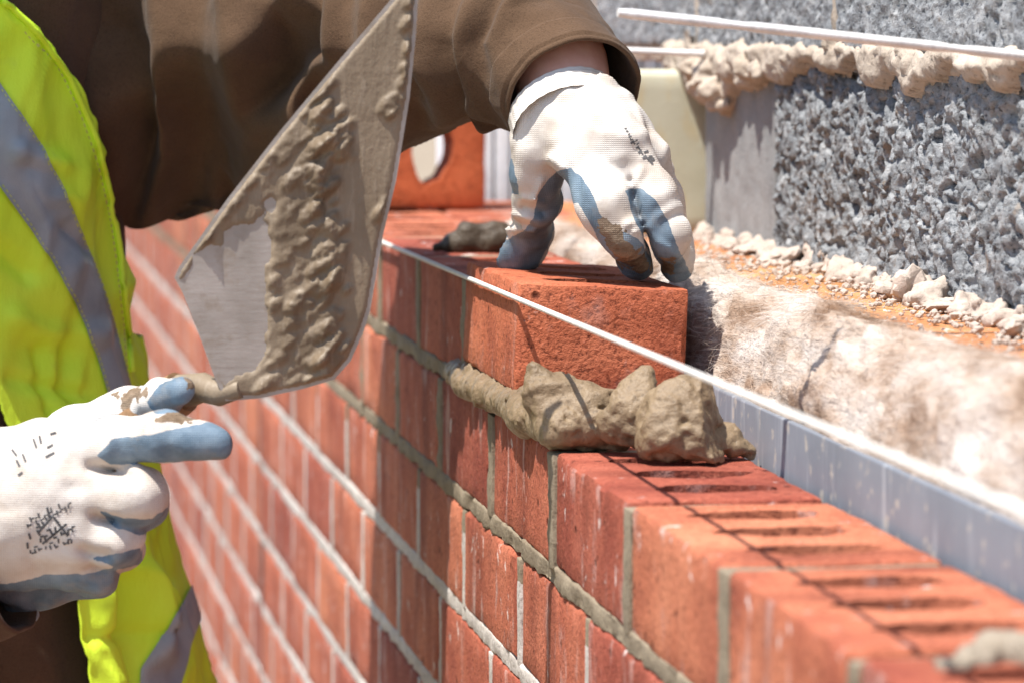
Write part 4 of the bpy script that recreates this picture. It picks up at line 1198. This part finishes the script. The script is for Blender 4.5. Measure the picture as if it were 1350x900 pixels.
# ribbed cuff band: rings round the wrist
wc0, wc1 = at(742, 92, 2.2475), at(746, 138, 2.236)
axw = (wc1 - wc0) / np.linalg.norm(wc1 - wc0); e2 = np.cross(axw, FWD); e2 /= np.linalg.norm(e2); e1 = np.cross(e2, axw)
tl = a_end * .8 + axw * .2; tl /= np.linalg.norm(tl); e2 = np.cross(tl, FWD); e2 /= np.linalg.norm(e2); e1 = np.cross(e2, tl)
V, F = [], []; NR, NA2 = 26, 140
cA, cB = CUFA, CUFB
for j in range(NR):
    t = j / (NR - 1); c = cA + (cB - cA) * t
    rr = .0342 - .0012 * t + .00035 * math.sin(j * 1.6) + (-.0010 if j == 0 else 0)
    for i in range(NA2):
        a = 2 * math.pi * i / NA2
        V.append(c + (e2 * math.cos(a) * rr * 1.0 + e1 * math.sin(a) * rr * .93) * (1 + .006 * math.sin(i * 1.3)))
for s, o_ in ((.97, .0), (.93, .004), (.90, .015)):
    for i in range(NA2):
        p = np.array(V[i]); V.append(cA + (p - cA) * s + tl * o_)
F = [(j * NA2 + i, j * NA2 + (i + 1) % NA2, (j + 1) * NA2 + (i + 1) % NA2, (j + 1) * NA2 + i) for j in range(NR - 1) for i in range(NA2)]
bs = NR * NA2
prev = 0
for k in range(3):
    a0 = 0 if k == 0 else bs + (k - 1) * NA2; b0 = bs + k * NA2
    F += [(b0 + i, b0 + (i + 1) % NA2, a0 + (i + 1) % NA2, a0 + i) for i in range(NA2)]
me = mesh('cuff', V, F, 180); attr(me, 'dip', np.full(len(V), -30.0)); attr(me, 'mud', np.full(len(V), -60.0))
link('cuff', me, GLOVE, gl).location = (0, 0, 0)
# printed marks on the backs of the gloves
def marks(polys, bvh, parent, name):
    V, F = [], []
    for pl in polys:
        a, b, wd_ = np.array(pl[0], float), np.array(pl[1], float), pl[2]
        nrm_ = np.array([-(b - a)[1], (b - a)[0]]); nrm_ /= np.linalg.norm(nrm_) + 1e-9
        m = 5; rows_ = []
        for i in range(m):
            p = a + (b - a) * i / (m - 1)
            pr = [hit(*(p + nrm_ * s * wd_ / 2), .0004, bvh) for s in (-1, 1)]
            rows_.append(pr)
        if any(x is None for r_ in rows_ for x in r_): continue
        n0 = len(V)
        for r_ in rows_: V += [tuple(x) for x in r_]
        F += [(n0 + 2 * i, n0 + 2 * i + 1, n0 + 2 * i + 3, n0 + 2 * i + 2) for i in range(m - 1)]
    if V: link(name, mesh(name, V, F, 180), INK, parent).location = (0, 0, 0)
mk = []
r4 = random.Random(3)
def script(p, q, wd_, step, hgt):    # a line of worn lettering between p and q
    p, q = np.array(p, float), np.array(q, float); L = np.linalg.norm(q - p); u = (q - p) / L; v = np.array([-u[1], u[0]])
    t = 0
    while t < L:
        b = p + u * t
        if r4.random() < .85:
            mk.append((b, b + v * hgt * r4.choice((1, -1, .7)) + u * r4.uniform(-2, 2), wd_))
            if r4.random() < .7:
                o_ = r4.uniform(-.5, .8) * hgt; mk.append((b + v * o_, b + v * o_ + u * step * .9, wd_ * .9))
        t += step * r4.uniform(.9, 1.2)
script((826, 170), (842, 196), 1.5, 4, 4); script((836, 186), (858, 214), 2.6, 4.5, 6); script((846, 200), (861, 216), 2, 4, 4)
marks(mk, glb, gl, 'print')

# trowel hand
H0 = 2.0
palmR = chain((-40, 690, 2.04, 78), (60, 640, 2.01, 78)) + chain((0, 660, 2.02, 82), (112, 600, 2.0, 44)) + chain((0, 670, 2.02, 84), (118, 655, 1.995, 44)) + chain((0, 690, 2.02, 82), (105, 705, 2.0, 42)) + chain((-10, 705, 2.03, 72), (90, 745, 2.015, 34)) + chain((-30, 640, 2.03, 68), (60, 610, 2.01, 52)) + chain((-90, 710, 2.05, 74), (-40, 690, 2.04, 78))
indexR = chain((112, 600, 2.0, 42), (150, 584, 1.99, 29), (205, 574, 1.978, 25), (222, 575, 1.976, 26), (262, 580, 1.973, 23), (288, 584, 1.972, 21))
middleR = chain((118, 655, 1.995, 42), (180, 652, 1.985, 35), (190, 664, 2.01, 30), (150, 668, 2.05, 26))
ringR = chain((105, 705, 2.0, 40), (154, 712, 1.995, 31), (160, 722, 2.02, 26), (120, 715, 2.055, 24))
pinkyR = chain((90, 745, 2.015, 33), (126, 752, 2.012, 25), (128, 760, 2.03, 22), (90, 750, 2.06, 20))
thumbR = chain((20, 620, 2.04, 50), (100, 575, 2.045, 34), (165, 540, 2.035, 25), (215, 524, 2.005, 22), (240, 515, 1.985, 18))
palmR += chain((20, 745, 2.05, 36), (60, 772, 2.055, 24), (120, 770, 2.06, 18)) + chain((10, 760, 2.05, 30), (34, 805, 2.07, 18))
dipR = [[(128, 600), (150, 578), (200, 572), (250, 560), (300, 552), (325, 585), (300, 615), (220, 608), (170, 612), (145, 612)],
        [(130, 672), (160, 682), (200, 684), (222, 668), (222, 700), (185, 705), (150, 694)],
        [(120, 735), (150, 730), (186, 722), (190, 742), (160, 750)],
        [(0, 770), (20, 768), (60, 757), (110, 756), (150, 748), (165, 765), (150, 800), (60, 840), (10, 850), (-40, 800)],
        [(192, 530), (210, 506), (240, 494), (270, 500), (262, 545), (205, 545)]]
mudR = [[(150, 520), (180, 508), (196, 520), (160, 540)], [(200, 548), (262, 540), (262, 552), (210, 560)], [(245, 490), (275, 495), (270, 520), (240, 512)]]
def hidR(V, q): return np.where(q[:, 0] > 30, 25.0, -25.0)
rr_ = [([(120, 615), (145, 620), (170, 628)], 7), ([(125, 680), (150, 685)], 7), ([(110, 725), (140, 732)], 7)]
def gdispR(P):
    q = proj(P)[:, :2]; d = gdisp(P)
    for l, wd_ in rr_: d = d + .004 * np.exp(-(linesd(q, l) / wd_) ** 2)
    return d
gr_, grb = glove_obj([palmR, indexR, middleR, ringR, pinkyR, thumbR], .0017, .011, dipR, mudR, hidR, person, gdispR)
mk = []
for (a, b) in (((16, 592), (22, 600)), ((22, 606), (26, 614)), ((44, 578), (48, 590)), ((52, 574), (54, 584)), ((30, 598), (34, 608)), ((62, 590), (70, 586)), ((60, 602), (72, 596)), ((24, 626), (30, 622)), ((66, 572), (74, 570))): mk.append((a, b, 2.6))
marks(mk, grb, gr_, 'print'); mk = []
script((36, 690), (92, 664), 2.4, 5.5, 7); script((38, 702), (96, 678), 2.8, 5.5, 8); script((36, 714), (98, 694), 2.8, 5.5, 8); script((40, 724), (98, 710), 2.2, 5.5, 6)
for l in (((50, 702), (70, 680)), ((70, 680), (90, 706)), ((56, 716), (88, 690)), ((62, 668), (66, 682))): mk.append((*l, 3.0))
marks(mk, grb, gr_, 'print')
